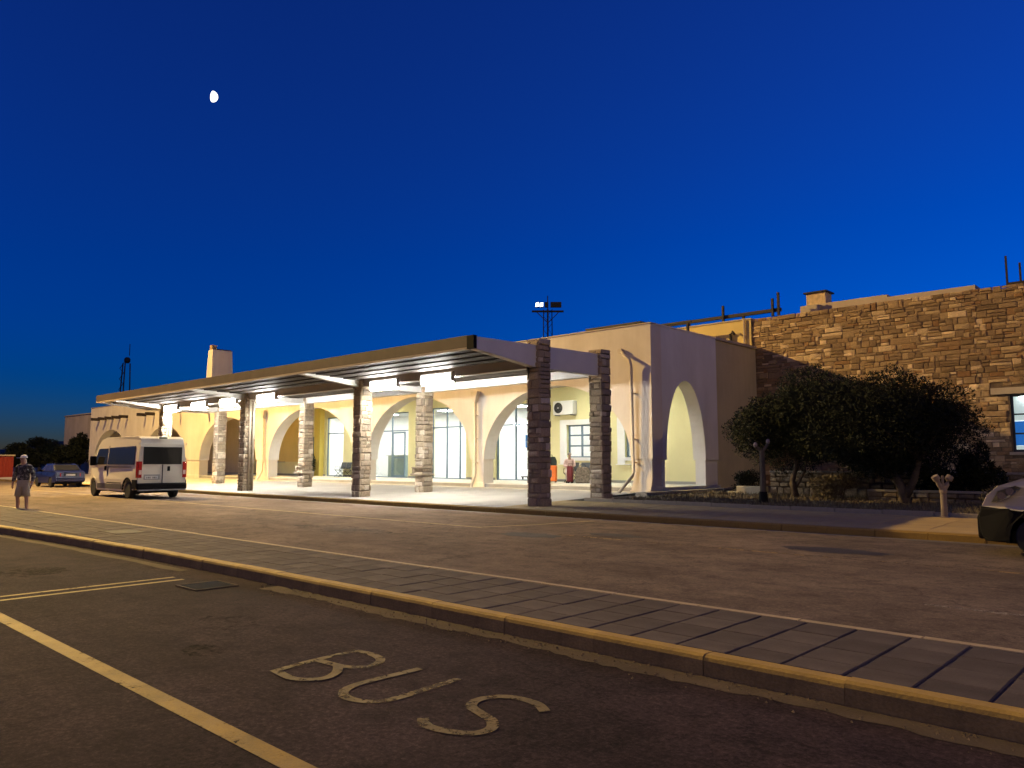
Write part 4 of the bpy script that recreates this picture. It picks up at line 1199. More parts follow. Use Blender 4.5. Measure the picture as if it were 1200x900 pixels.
for s in (1, -1):
    side_panel([(.06, .30), (.03, .40), (.005, .60), (.06, .76), (.50, .78), (.58, .70), (.50, .46), (.49, .25), (.2, .22)], sv_hw, s, .012).build('bumper_side', m_black, sv, world=False, bevel=.015)
    side_panel([(.22, .86), (.34, 1.07), (.62, 1.17), (.70, 1.13), (.52, .96), (.34, .88)], sv_hw, s, .012).build('headlight', m_lens, sv, world=False, bevel=.008)
    hl = side_panel([(.24, .875), (.35, 1.06), (.61, 1.155), (.68, 1.125), (.51, .965), (.34, .89)], sv_hw, s, .003, .06).build('lamp_housing', M('lamp_housing', (0.05, 0.048, 0.045), 0.3, 0.1, 5, 40, 0.0), sv, world=False)
    for (cx, cz) in ((.40, .985), (.53, 1.06)):
        yy = sv_hw(cx, cz)
        MB().lathe([(.055, 0), (.06, s * .012)], (cx, s * (yy - .002), cz), 'y', 16).build('reflector', m_chrome, hl, world=False)
    outer = arc(.88, .33, .46, 0, 180, 13); inner = arc(.88, .33, .385, 180, 0, 13)
    side_panel(outer + inner, sv_hw, s, .014).build('arch_trim', m_black, sv, world=False)
    outer = arc(3.60, .33, .46, 0, 180, 13); inner = arc(3.60, .33, .385, 180, 0, 13)
    side_panel(outer + inner, sv_hw, s, .014).build('arch_trim', m_black, sv, world=False)
    wheel(sv, .88, s * .77, .32, .2, s); wheel(sv, 3.60, s * .77, .32, .2, s)
    side_panel([(1.45, 1.2), (2.3, 1.18), (2.3, 1.65), (1.85, 1.65)], sv_hw, s).build('door_window', m_darkglass, sv, world=False)
    side_panel([(1.32, .4), (1.34, .4), (1.34, 1.2), (1.32, 1.2)], sv_hw, s, .003).build('door_gap', m_black, sv, world=False)
    MB().box(1.55, 1.75, s * .9, s * 1.1, 1.15, 1.38).build('mirror', m_black, sv, world=False, bevel=.03)
MB().prism([(-.03, .24), (-.035, .60), (.03, .76), (.2, .76), (.2, .24)], 'y', -.60, .60).build('bumper', m_black, sv, world=False, bevel=.04)
MB().hexa([(1.10, -.78, 1.345), (1.10, .78, 1.345), (1.74, .72, 1.74), (1.74, -.72, 1.74), (1.07, -.78, 1.37), (1.07, .78, 1.37), (1.71, .72, 1.765), (1.71, -.72, 1.765)]).build('windscreen', m_darkglass, sv, world=False)
MB().box(-.045, -.034, -.26, .26, .42, .53).build('number_plate', m_plate, sv, world=False)

# ================================================================== PLANTING BED
# uneven soil
nx, ny = 60, 26; v = []; f = []
for j in range(ny + 1):
    for i in range(nx + 1):
        x = -16.62 + (30.47) * i / nx; y = 21.02 + (34.48 - 21.02) * j / ny
        v.append((x, y, .20 + .24 * j / ny + (nr.uniform(-.035, .06) if 0 < j < ny else 0)))
for j in range(ny):
    for i in range(nx):
        a = j * (nx + 1) + i; f.append((a, a + 1, a + nx + 2, a + nx + 1))
bedo = tag(MB().add(v, f).build('planting_bed', m_soil, smooth=True), kind='structure')
bk = MB().box(-.59, .59, -.06, .06, 0, .30).mesh('border_stone', M('border_concrete', (0.33, 0.28, 0.21), 0.85, 0.15, 1.5, 40.0, 0.3))
for i in range(30):
    link_copy(bk, 'border_stone', bedo, (-15.6 + 1.2 * i, 20.95, 0.02 + rnd.uniform(-.01, .01)))
# low rubble wall in the bed
def rubble_wall(label, x0, x1, y, z0, h, d):
    t = thing('low_stone_wall', label, 'wall', ((x0 + x1) / 2, y, z0))
    core = MB().box(x0 + .05, x1 - .05, y + .06, y + d - .06, z0 - .1, z0 + h - .03).build('wall_core', m_mortar, t)
    q = random.Random(int(x0 * 17)); z = z0; cnt = 0
    while z < z0 + h - .05:
        hh = min(q.uniform(.16, .32), z0 + h - z)
        if z0 + h - (z + hh) < .08: hh = z0 + h - z
        x = x0
        while x < x1 - .05:
            w = min(q.uniform(.2, .5), x1 - x)
            o = bpy.data.objects.new('stone', rub_st[q.randrange(6)]); col.objects.link(o); o.parent = core
            o.location = (x + w / 2, y + .08, z + hh / 2); o.scale = (w - .02, q.uniform(.08, .16), hh - .02)
            x += w
        z += hh
    n = int((x1 - x0) / .8); L = (x1 - x0) / n
    for k in range(n):
        MB().box(x0 + k * L + .01, x0 + (k + 1) * L - .01, y - .05, y + d + .05, z0 + h + .002, z0 + h + .07).build('coping_stone', m_cop, core, bevel=.012)
rub_st = stone_meshes(M('rubble_stone', (0.30, 0.25, 0.18), 0.9, 0.28, 5.0, 35.0, 0.7, piece=0.4, hue=(1.0, 0.9, 0.75)))
m_cop = M('coping_concrete', (0.34, 0.30, 0.23), 0.85, 0.15, 1.5, 40.0, 0.3)
rubble_wall('low rubble-stone wall with pale coping behind the dark trees', -12.8, -3.2, 28.0, .30, .84, .4)
rubble_wall('knee-high rubble edging in front of the low stone wall', -8.6, -4.0, 25.9, .26, .34, .3)
cb = thing('concrete_block', 'pale concrete block lying by the end of the arcade side wall', 'block', (-13.4, 27.8, .3))
MB().box(-14.0, -12.85, 27.6, 27.95, .25, .62).build('block', m_cop, cb, bevel=.03)
MB().box(-14.4, -14.0, 27.65, 27.9, .25, .40).build('footing', m_cop, cb, bevel=.02)
# edge path along the side wall
MB().box(-16.2, -15.7, 24.0, 34.4, .1, .42).build('side_path', m_cop, bedo)

# ---- trees
def leaf_cloud(blobs, n, size, seed):
    g = np.random.default_rng(seed)
    w = np.array([b[3] * b[4] * b[5] for b in blobs]) ** 0.8; w /= w.sum()
    idx = g.choice(len(blobs), n, p=w)
    B = np.array([b[:6] for b in blobs])[idx]
    d = g.normal(size=(n, 3)); d /= np.linalg.norm(d, axis=1)[:, None]
    rad = g.uniform(0.25, 1.0, n) ** 0.45
    rad *= 1 + 0.16 * np.sin(d[:, 0] * 7 + idx) * np.cos(d[:, 2] * 6 + idx * 2)
    c = B[:, :3] + d * rad[:, None] * B[:, 3:6]
    a = g.normal(size=(n, 3)) + d * .7 + np.array([0, 0, .25]); a /= np.linalg.norm(a, axis=1)[:, None]
    t = np.cross(a, g.normal(size=(n, 3))); t /= np.linalg.norm(t, axis=1)[:, None]
    L = size * g.uniform(.7, 1.4, n)[:, None]; W = L * .30
    v = np.stack([c - a * L * .5, c + t * W * .5, c + a * L * .5, c - t * W * .5], 1).reshape(-1, 3)
    f = np.arange(4 * n).reshape(-1, 4)
    return v, f
def np_mesh(name, v, f, mat, parent=None, world=True):
    me = bpy.data.meshes.new(name)
    me.vertices.add(len(v)); me.vertices.foreach_set('co', v.astype(np.float32).ravel())
    me.loops.add(f.size); me.loops.foreach_set('vertex_index', f.astype(np.int32).ravel())
    me.polygons.add(len(f)); me.polygons.foreach_set('loop_start', np.arange(0, f.size, f.shape[1], dtype=np.int32))
    me.update(calc_edges=True); me.validate()
    me.materials.append(mat)
    o = bpy.data.objects.new(name, me); col.objects.link(o)
    if parent:
        o.parent = parent
        if world and parent.type == 'EMPTY': o.matrix_parent_inverse = Matrix.Translation(-Vector(parent.location))
    return o
def tree(name, label, base, stems, blobs, n, size, seed, mat=m_leaf, group=None, cat='tree'):
    t = thing(name, label, cat, base, 0, group)
    b = MB()
    for s_ in stems:
        pts = [p[:3] for p in s_]; rs = [p[3] for p in s_]
        b.tube(pts, rs, 9)
    # limbs into each clump
    q = random.Random(seed)
    tops = [s_[-1] for s_ in stems]
    for bl in blobs:
        tp = min(tops, key=lambda p: (p[0] - bl[0]) ** 2 + (p[1] - bl[1]) ** 2 + (p[2] - bl[2]) ** 2)
        mid = ((tp[0] + bl[0]) / 2 + q.uniform(-.1, .1), (tp[1] + bl[1]) / 2, (tp[2] + bl[2]) / 2 + q.uniform(-.1, .05))
        b.tube([tp[:3], mid, bl[:3]], [tp[3] * .8, tp[3] * .5, .015], 6)
    b.build('trunk', m_bark, t, smooth=True)
    v, f = leaf_cloud(blobs, n, size, seed)
    np_mesh('crown', v, f, mat, t)
    return t
def clumps(c, r, n, seed, k=.42):
    q = random.Random(seed); out = []
    for i in range(n):
        while True:
            d = (q.uniform(-1, 1), q.uniform(-1, 1), q.uniform(-.9, 1))
            if d[0] ** 2 + d[1] ** 2 + d[2] ** 2 < 1: break
        s = q.uniform(.75, 1.25) * k
        out.append((c[0] + d[0] * r[0] * .8, c[1] + d[1] * r[1] * .8, c[2] + d[2] * r[2] * .78, r[0] * s, r[1] * s, r[2] * s * .9))
    return out
tree('olive_tree', 'dark bushy olive tree beside the arcade end wall', (-11.1, 26.3, .3),
     [[(-11.1, 26.3, .25, .12), (-11.2, 26.25, .9, .10), (-11.0, 26.3, 1.6, .08)], [(-11.08, 26.3, .7, .06), (-10.8, 26.3, 1.2, .05), (-10.6, 26.2, 1.8, .04)]],
     clumps((-10.9, 26.3, 3.02), (2.15, 1.75, 1.72), 34, 3, .48), 95000, .10, 31)
tree('olive_tree', 'broad dark olive tree with a forked trunk in front of the stone wall', (-7.25, 25.0, .3),
     [[(-7.2, 25.0, .25, .17), (-7.3, 25.0, .75, .14), (-7.65, 25.0, 1.5, .10)], [(-7.2, 25.0, .5, .13), (-6.95, 25.0, 1.0, .10), (-6.75, 24.9, 1.6, .08)]],
     clumps((-7.75, 25.0, 2.78), (2.2, 1.8, 1.72), 38, 9, .48), 105000, .10, 37, m_leaf2)
def shrub(label, c, r, n, size, seed, mat, group=None, name='shrub'):
    t = thing(name, label, 'shrub', (c[0], c[1], .3), 0, group)
    q = random.Random(seed); b = MB()
    for k in range(8):
        a = q.uniform(0, 6.28); rr = q.uniform(.2, .8)
        b.tube([(c[0], c[1], .2), (c[0] + r[0] * rr * .5 * math.cos(a), c[1] + r[1] * rr * .5 * math.sin(a), c[2]), (c[0] + r[0] * rr * math.cos(a), c[1] + r[1] * rr * math.sin(a), c[2] + r[2] * .7)], [.02, .012, .005], 5)
    b.build('stems', m_bark, t)
    v, f = leaf_cloud(clumps(c, r, 10, seed, .5), n, size, seed)
    np_mesh('foliage', v, f, mat, t)
shrub('dry brown rounded shrub in front of the low stone wall', (-9.35, 25.6, .72), (.75, .6, .48), 3500, .10, 5, m_drygrass)
shrub('dark shrub at the foot of the arcade side wall', (-14.6, 29.6, .75), (.7, .6, .5), 2500, .10, 6, m_leaf2)
shrub('upright dark shrub below the lit window of the stone wall', (-5.6, 27.0, 1.15), (.55, .5, .95), 4500, .13, 7, m_leaf2)
shrub('spreading dark shrub left of the window shrub on the planting bed', (-6.9, 27.2, .9), (.8, .5, .6), 4000, .12, 8, m_leaf2)
shrub('low grey shrub behind the nose of the white van', (-4.6, 24.3, .62), (.6, .5, .42), 2500, .09, 10, m_drygrass)
def tufts(seed, n):
    g = np.random.default_rng(seed)
    x = g.uniform(-15.6, -3, n); y = g.uniform(21.2, 27.8, n); z = .2 + .24 * (y - 21.02) / 13.46
    h = g.uniform(.05, .16, n); a = g.uniform(0, 6.28, n); w = .02
    lean = g.uniform(-.06, .06, (n, 2))
    v = np.stack([np.stack([x - w * np.cos(a), y - w * np.sin(a), z - .02], 1), np.stack([x + w * np.cos(a), y + w * np.sin(a), z - .02], 1), np.stack([x + lean[:, 0], y + lean[:, 1], z + h], 1)], 1).reshape(-1, 3)
    return v, np.arange(3 * n).reshape(-1, 3)
v, f = tufts(4, 9000)
tag(np_mesh('dry_grass', v, f, m_drygrass), 'short dry grass scattered over the planting bed', 'grass', kind='stuff')

# ---- hydrant standpipe and forked post at the bed's edge
hy = thing('hydrant', 'pale twin-outlet standpipe hydrant standing on the lit kerbside paving', 'hydrant', (-5.02, 20.3, .24))
m_hyd = M('hydrant_paint', (0.24, 0.19, 0.14), 0.6, 0.15, 5.0, 40.0, 0.2, dirt=(0.25, 0.2, 0.15), dirt_amt=0.5)
MB().lathe([(.12, 0), (.12, .03), (.075, .05), (.068, .58), (.085, .60), (.085, .66), (.07, .68), (.075, .76)], (-5.02, 20.3, .22), n=18).build('standpipe', m_hyd, hy, smooth=False)
for s in (-1, 1):
    dx, dy = .73 * s, .68 * s
    p = [(-5.02 + dx * .02, 20.3 + dy * .02, .90), (-5.02 + dx * .10, 20.3 + dy * .10, 1.02), (-5.02 + dx * .13, 20.3 + dy * .13, 1.12)]
    ob = MB().tube(p, [.06, .055, .055], 12).build('outlet', m_hyd, hy)
    q0 = p[-1]
    MB().tube([q0, (q0[0] + dx * .06, q0[1] + dy * .06, q0[2] + .09)], .085, 12).build('cap', m_hyd, ob)
MB().tube([(-5.02, 20.3, .96), (-5.02, 20.3, 1.22)], .03, 8).build('spindle', m_hyd, hy)
po = thing('forked_post', 'tall weathered post with two pale heads beside the walkway', 'post', (-10.73, 22.94, .22))
m_post = M('post_paint', (0.10, 0.078, 0.055), 0.8, 0.25, 5.0, 40.0, 0.3)
MB().tube([(-10.73, 22.94, .18), (-10.73, 22.94, .62)], [.16, .12], 12).build('base_sleeve', m_black, po)
MB().tube([(-10.73, 22.94, .6), (-10.73, 22.94, 1.9)], [.095, .08], 12).build('post', m_post, po)
for s in (-1, 1):
    dx, dy = .73 * s, .68 * s
    MB().tube([(-10.73, 22.94, 1.85), (-10.73 + dx * .12, 22.94 + dy * .12, 1.98), (-10.73 + dx * .2, 22.94 + dy * .2, 2.06 + .05 * s)], .045, 8).build('arm', m_post, po)
    MB().lathe([(.02, -.08), (.055, -.05), (.065, 0), (.05, .05), (.02, .08)], (-10.73 + dx * .2, 22.94 + dy * .2, 2.13 + .05 * s), n=14).build('head', M('faded_lamp_head', (0.34, 0.27, 0.24), 0.6, 0.2, 9.0, 40.0, 0.2), po, smooth=True)

# ================================================================== SMALL THINGS AT THE TERMINAL
ac = thing('air_conditioner', 'white outdoor air-conditioner unit on the yellow arcade wall', 'air conditioner', (-24.55, 30.0, 3.85))
MB().box(-25.15, -23.85, 29.93, 30.26, 3.92, 4.62).build('casing', m_winw, ac, bevel=.02)
MB().lathe([(.27, 0), (.27, -.02)], (-24.80, 29.928, 4.27), 'y', 28).build('fan_opening', m_black, ac)
for k in range(4):
    r0 = .06 + .06 * k
    ring = [(-24.80 + r0 * math.cos(2 * math.pi * i / 20), 29.90, 4.27 + r0 * math.sin(2 * math.pi * i / 20)) for i in range(21)]
    MB().tube(ring, .006, 5).build('grille_ring', m_galv, ac)
MB().lathe([(.05, 0), (.05, -.02)], (-24.80, 29.915, 4.27), 'y', 14).build('fan_hub', m_galv, ac)
for x in (-25.0, -24.0):
    MB().box(x - .02, x + .02, 29.9, 30.298, 3.87, 3.915).build('bracket', m_galv, ac)
def suitcase(name, label, x, y, w, d, h, c, rot=0.0, handle=True):
    t = thing(name, label, 'suitcase', (x, y, FLOOR), rot)
    mm = M('luggage_' + str(c), c, 0.45, 0.1, 3.0, 40.0, 0.1)
    MB().box(-w / 2, w / 2, -d / 2, d / 2, .06, h).build('shell', mm, t, world=False, bevel=.05, seg=3)
    for sx in (-1, 1):
        for sy in (-1, 1):
            MB().lathe([(.03, -.02), (.03, .02)], (sx * (w / 2 - .06), sy * (d / 2 - .05), .03), 'y', 10).build('caster', m_black, t, world=False)
    for k in range(3):
        MB().box(-w / 2 + .06 + k * (w - .14) / 2, -w / 2 + .08 + k * (w - .14) / 2, -d / 2 - .008, -d / 2 + .01, .14, h - .08).build('rib', mm, t, world=False)
    if handle:
        b = MB().tube([(-.1, d / 4, h - .02), (-.1, d / 4, h + .10), (.1, d / 4, h + .10), (.1, d / 4, h - .02)], .012, 6)
        b.build('handle', m_black, t, world=False)
    return t
suitcase('suitcase', 'bright orange suitcase carrying a dark bag beside the seated person', -24.05, 28.4, .62, .34, .82, (0.75, 0.17, 0.02), R(30), False)
suitcase('suitcase', 'dark red suitcase standing in front of the seated person', -22.75, 28.3, .28, .34, .80, (0.17, 0.015, 0.02), R(30))
bg_ = thing('holdall', 'black holdall lying on top of the orange suitcase', 'bag', (-24.05, 28.4, FLOOR + .82), R(30))
m_bag = M('black_bag_cloth', (0.02, 0.028, 0.025), 0.8, 0.2, 5, 50, 0.2)
MB().prism([(-.29, .0), (.29, .0), (.30, .22), (.22, .42), (-.22, .42), (-.30, .22)], 'y', -.13, .13).build('bag_body', m_bag, bg_, world=False, bevel=.04, seg=3)
MB().tube([(-.12, 0, .40), (-.10, 0, .50), (.10, 0, .50), (.12, 0, .40)], .014, 6).build('carry_handle', m_bag, bg_, world=False)
sb_ = thing('travel_bag', 'patterned grey-brown travel bag at the end of the waiting seats', 'bag', (-22.15, 28.5, FLOOR), R(30))
MB().prism([(-.34, .0), (.34, .0), (.36, .42), (.24, .74), (-.20, .78), (-.36, .45)], 'y', -.17, .17).build('bag_body', M('patterned_cloth', (0.24, 0.19, 0.14), 0.85, 0.6, 14.0, 60.0, 0.3), sb_, world=False, bevel=.06, seg=3)
MB().tube([(-.15, 0, .74), (-.10, 0, .88), (.10, 0, .88), (.13, 0, .74)], .014, 6).build('carry_handle', m_bag, sb_, world=False)
def waiting_chair(label, x, y, rot):
    t = thing('waiting_chair', label, 'chair', (x, y, FLOOR), rot, 'waiting chairs under the arcade')
    mm = M('grey_chair_shell', (0.09, 0.10, 0.11), 0.5, 0.1, 3, 40, 0.05)
    MB().box(-.27, .27, -.25, .25, .43, .47).build('seat', mm, t, world=False, bevel=.015)
    MB().hexa([(-.27, .22, .52), (.27, .22, .52), (.27, .26, .52), (-.27, .26, .52), (-.27, .33, .96), (.27, .33, .96), (.27, .37, .96), (-.27, .37, .96)]).build('backrest', mm, t, world=False, bevel=.01)
    for s in (-1, 1):
        MB().tube([(s * .24, .27, .5), (s * .24, .27, .42), (s * .22, -.28, .0)], .016, 6).build('leg', m_darkmetal, t, world=False)
        MB().tube([(s * .22, -.22, .42), (s * .22, .30, .0)], .016, 6).build('leg', m_darkmetal, t, world=False)
        MB().tube([(s * .28, .24, .66), (s * .28, -.2, .66), (s * .28, -.22, .46)], .016, 6).build('armrest', m_darkmetal, t, world=False)
for x, rot in ((-43.6, 0.0), (-43.0, 0.0), (-41.9, 0.0), (-41.3, 0.0)):
    waiting_chair('grey steel-legged waiting chair by the glass doors under the arcade', x, 29.7, rot)
for x in (-23.25, -22.5):
    waiting_chair('grey waiting chair under the arcade window among the luggage', x, 28.98, R(10))
# things inside
sg = thing('sign_post', 'blue square direction sign on a blue post inside the glass doors', 'sign', (-28.0, 31.5, FLOOR))
MB().box(-28.04, -27.96, 31.5, 31.58, FLOOR, 4.1).build('post', M('blue_post', (0.20, 0.36, 0.52), 0.4, 0.05, 2, 30, 0.0), sg)
MB().box(-28.42, -27.72, 31.42, 31.47, 2.32, 3.02).build('sign_face', M('sign_blue', (0.015, 0.16, 0.52), 0.4, 0.04, 2, 30, 0.0), sg, bevel=.01)
b = MB()
b.add([(-28.30, 31.415, 2.60), (-28.02, 31.415, 2.52), (-27.84, 31.415, 2.76), (-27.84, 31.415, 2.83), (-28.05, 31.415, 2.66), (-28.30, 31.415, 2.70)], [(0, 1, 2, 3, 4, 5)])
b.add([(-28.26, 31.415, 2.84), (-28.16, 31.415, 2.84), (-28.05, 31.415, 2.72), (-28.15, 31.415, 2.69)], [(0, 1, 2, 3)])
b.build('aircraft_symbol', m_winw, sg)
ct = thing('check_in_counter', 'grey-green counter standing inside the left glass doors', 'counter', (-40.0, 31.9, FLOOR))
m_ct = M('counter_laminate', (0.20, 0.25, 0.23), 0.5, 0.05, 2, 30, 0.0)
MB().box(-41.0, -39.2, 31.7, 32.3, FLOOR, 1.95).build('front', m_ct, ct)
MB().box(-41.1, -39.1, 31.6, 32.4, 1.951, 2.0).build('top', M('counter_top', (0.4, 0.42, 0.4), 0.4, 0.05, 2, 30, 0.0), ct)
for k, x in enumerate((-29.3, -28.7)):
    t = thing('luggage_trolley', 'steel luggage trolley parked inside behind the glass doors', 'trolley', (x, 32.6, FLOOR), 0, 'trolleys inside the terminal')
    MB().box(x - .25, x + .25, 32.3, 33.1, FLOOR + .12, FLOOR + .17).build('deck', m_darkmetal, t)
    MB().tube([(x - .25, 33.1, FLOOR + .15), (x - .25, 33.2, FLOOR + 1.0), (x + .25, 33.2, FLOOR + 1.0), (x + .25, 33.1, FLOOR + .15)], .022, 8).build('handle', m_galv, t)
    MB().box(x - .26, x + .26, 33.02, 33.08, FLOOR + .6, FLOOR + .9).build('basket', m_darkmetal, t)
    for sx in (-.2, .2):
        for yy in (32.4, 33.0):
            MB().lathe([(.06, -.02), (.06, .02)], (x + sx, yy, FLOOR + .06), 'x', 12).build('wheel', m_rubber, t)

# potted plant by the yellow pilaster
pp = thing('potted_plant', 'leafy potted plant beside the yellow pilaster under the arcade', 'plant', (-46.6, 29.4, FLOOR))
MB().lathe([(.16, 0), (.22, .35), (.24, .38)], (-46.6, 29.4, FLOOR), n=16).build('pot', m_plinth, pp)
v, f = leaf_cloud([(-46.6, 29.4, 1.4, .3, .3, .6), (-46.65, 29.35, 1.9, .22, .22, .4)], 700, .16, 77)
np_mesh('foliage', v, f, m_leaf, pp)

# ================================================================== PEOPLE
def skin_mesh(name, joints, bones, mat, parent, sub=2, root=0, fingers=None):
    me = bpy.data.meshes.new(name)
    keys = list(joints)
    me.from_pydata([joints[k][:3] for k in keys], [(keys.index(a), keys.index(b_)) for a, b_ in bones], [])
    me.materials.append(mat)
    o = bpy.data.objects.new(name, me); col.objects.link(o); o.parent = parent
    o.modifiers.new('skin', 'SKIN'); sd = o.modifiers.new('sub', 'SUBSURF'); sd.levels = sub; sd.render_levels = sub
    bpy.context.view_layer.objects.active = o
    if not me.skin_vertices: me.attributes  # layer is made with the modifier
    for i, k in enumerate(keys):
        r = joints[k][3]; rr = r if isinstance(r, tuple) else (r, r)
        me.skin_vertices[0].data[i].radius = rr
        me.skin_vertices[0].data[i].use_root = (i == root)
    if fingers:
        dg = bpy.context.evaluated_depsgraph_get()
        ev = o.evaluated_get(dg).to_mesh()
        b = MB().add([tuple(q.co) for q in ev.vertices], [tuple(p.vertices) for p in ev.polygons])
        for pts, rs in fingers: b.tube(pts, rs, 7)
        bpy.data.objects.remove(o)
        o = b.build(name, mat, parent, world=False, smooth=True)
    return o
def chain(bones, *ks):
    for a, b_ in zip(ks, ks[1:]): bones.append((a, b_))
def person_standing(label, loc, rot):
    t = thing('person', label, 'person', loc, rot)
    J = {'pel': (0, 0, .90, (.15, .11)), 'waist': (0, 0, 1.06, (.15, .11)), 'chest': (0, -.01, 1.27, (.165, .115)), 'neck0': (0, 0, 1.42, (.075, .07)), 'neck': (0, -.015, 1.48, .055),
         'hd0': (-.01, -.03, 1.55, (.068, .078)), 'hd1': (-.015, -.03, 1.64, (.075, .088)), 'hd2': (-.015, -.02, 1.71, (.055, .065)), 'nose': (-.10, -.075, 1.60, .014)}
    B = []; FG = []
    chain(B, 'pel', 'waist', 'chest', 'neck0', 'neck', 'hd0', 'hd1', 'hd2'); B.append(('hd1', 'nose'))
    for s, n in ((1, 'l'), (-1, 'r')):
        J.update({'sh' + n: (s * .19, 0, 1.39, .062), 'el' + n: (s * .275, .03, 1.12, .048), 'wr' + n: (s * .29, -.08 if n == 'l' else -.03, .88, .033),
                  'pa' + n: (s * .285, -.11 if n == 'l' else -.045, .81, (.04, .022)),
                  'hip' + n: (s * .095, 0, .84, .09), 'kn' + n: (s * .12, -.03 + .02 * s, .48, .062), 'ca' + n: (s * .125, .01, .34, .058), 'an' + n: (s * .13, .02, .09, .038), 'to' + n: (s * .15, -.13, .035, (.042, .03))})
        chain(B, 'neck0', 'sh' + n, 'el' + n, 'wr' + n, 'pa' + n)
        chain(B, 'pel', 'hip' + n, 'kn' + n, 'ca' + n, 'an' + n, 'to' + n)
        px, py, pz = J['pa' + n][:3]
        for k, (dx, L) in enumerate(((-.028, .075), (-.01, .085), (.010, .08), (.027, .065))):
            FG.append(([(px, py + dx, pz + .01), (px - s * .004, py + dx, pz - L * .6), (px - s * .02, py - .006 + dx, pz - L)], [.010, .010, .008]))
        FG.append(([(px, py - .02, pz + .04), (px - s * .012, py - .055, pz + .01), (px - s * .02, py - .065, pz - .03)], [.011, .011, .009]))
    skin_mesh('body', J, B, m_skin, t, fingers=FG)
    # shirt
    m_sh = M('dark_patterned_shirt', (0.045, 0.042, 0.038), 0.85, 0.5, 28.0, 40.0, 0.2, dirt=(0.42, 0.38, 0.32), dirt_amt=0.95)
    K = {'a': (0, 0, .86, (.185, .135)), 'b': (0, 0, 1.06, (.185, .14)), 'c': (0, -.01, 1.27, (.195, .14)), 'd': (0, 0, 1.415, (.095, .085))}
    E_ = []; chain(E_, 'a', 'b', 'c', 'd')
    for s, n in ((1, 'l'), (-1, 'r')):
        K.update({'s' + n: (s * .19, 0, 1.39, .082), 'e' + n: (s * .277, .03, 1.12, .066), 'w' + n: (s * .289, -.06 if n == 'l' else -.02, .92, .05)})
        chain(E_, 'd', 's' + n, 'e' + n, 'w' + n)
    skin_mesh('shirt', K, E_, m_sh, t)
    m_so = M('beige_shorts', (0.40, 0.34, 0.25), 0.85, 0.1, 4, 40, 0.2)
    b = MB(); vv = []; n_ = 16
    for (z, rx, ry) in ((.78, .165, .125), (.86, .180, .138), (.94, .178, .135), (.99, .170, .128)):
        vv += [(rx * math.cos(2 * math.pi * k / n_), ry * math.sin(2 * math.pi * k / n_), z) for k in range(n_)]
    b.add(vv, [(i * n_ + k, i * n_ + (k + 1) % n_, (i + 1) * n_ + (k + 1) % n_, (i + 1) * n_ + k) for i in range(3) for k in range(n_)])
    for s in (1, -1):
        b.tube([(s * .085, 0, .90), (s * .095, 0, .74), (s * .118, -.015 + .01 * s, .49)], [.10, .108, .104], 14)
    b.build('shorts', m_so, t, world=False, smooth=True)
    b = MB().lathe([(.098, 0), (.098, .03), (.088, .07), (.055, .095), (.01, .10)], (-.015, -.022, 1.655), n=18)
    cp = b.build('cap', m_winw, t, world=False, smooth=True)
    br = MB(); br.prism([(-.09, -.02), (-.175, -.07), (-.19, -.11), (-.15, -.14), (-.07, -.11)], 'z', 1.655, 1.668); br.build('cap_brim', m_winw, cp, world=False)
    for s in (1, -1):
        MB().box(s * .14 - .05, s * .14 + .05, -.20, .07, 0.0, .075).build('shoe', m_black, t, world=False, bevel=.025, seg=3)
        MB().lathe([(.012, -.006), (.02, 0), (.012, .006)], (-.015 + s * .083, -.02, 1.595), 'x', 10).build('ear', m_skin, t, world=False)
    for dx, dy in ((-.082, -.06), (-.045, -.105)):
        MB().lathe([(.002, -.012), (.011, 0), (.002, .012)], (dx, dy, 1.625), n=8).build('eye', m_black, t, world=False)
    MB().box(-.09, -.06, -.098, -.078, 1.555, 1.563).build('mouth', M('lips', (0.25, 0.1, 0.08), 0.6, 0.05, 5, 30, 0.0), t, world=False)
    return t
person_standing('person in a pale cap, dark patterned shirt and beige shorts standing on the road', (-27.0, 6.97, 0.004), R(48))
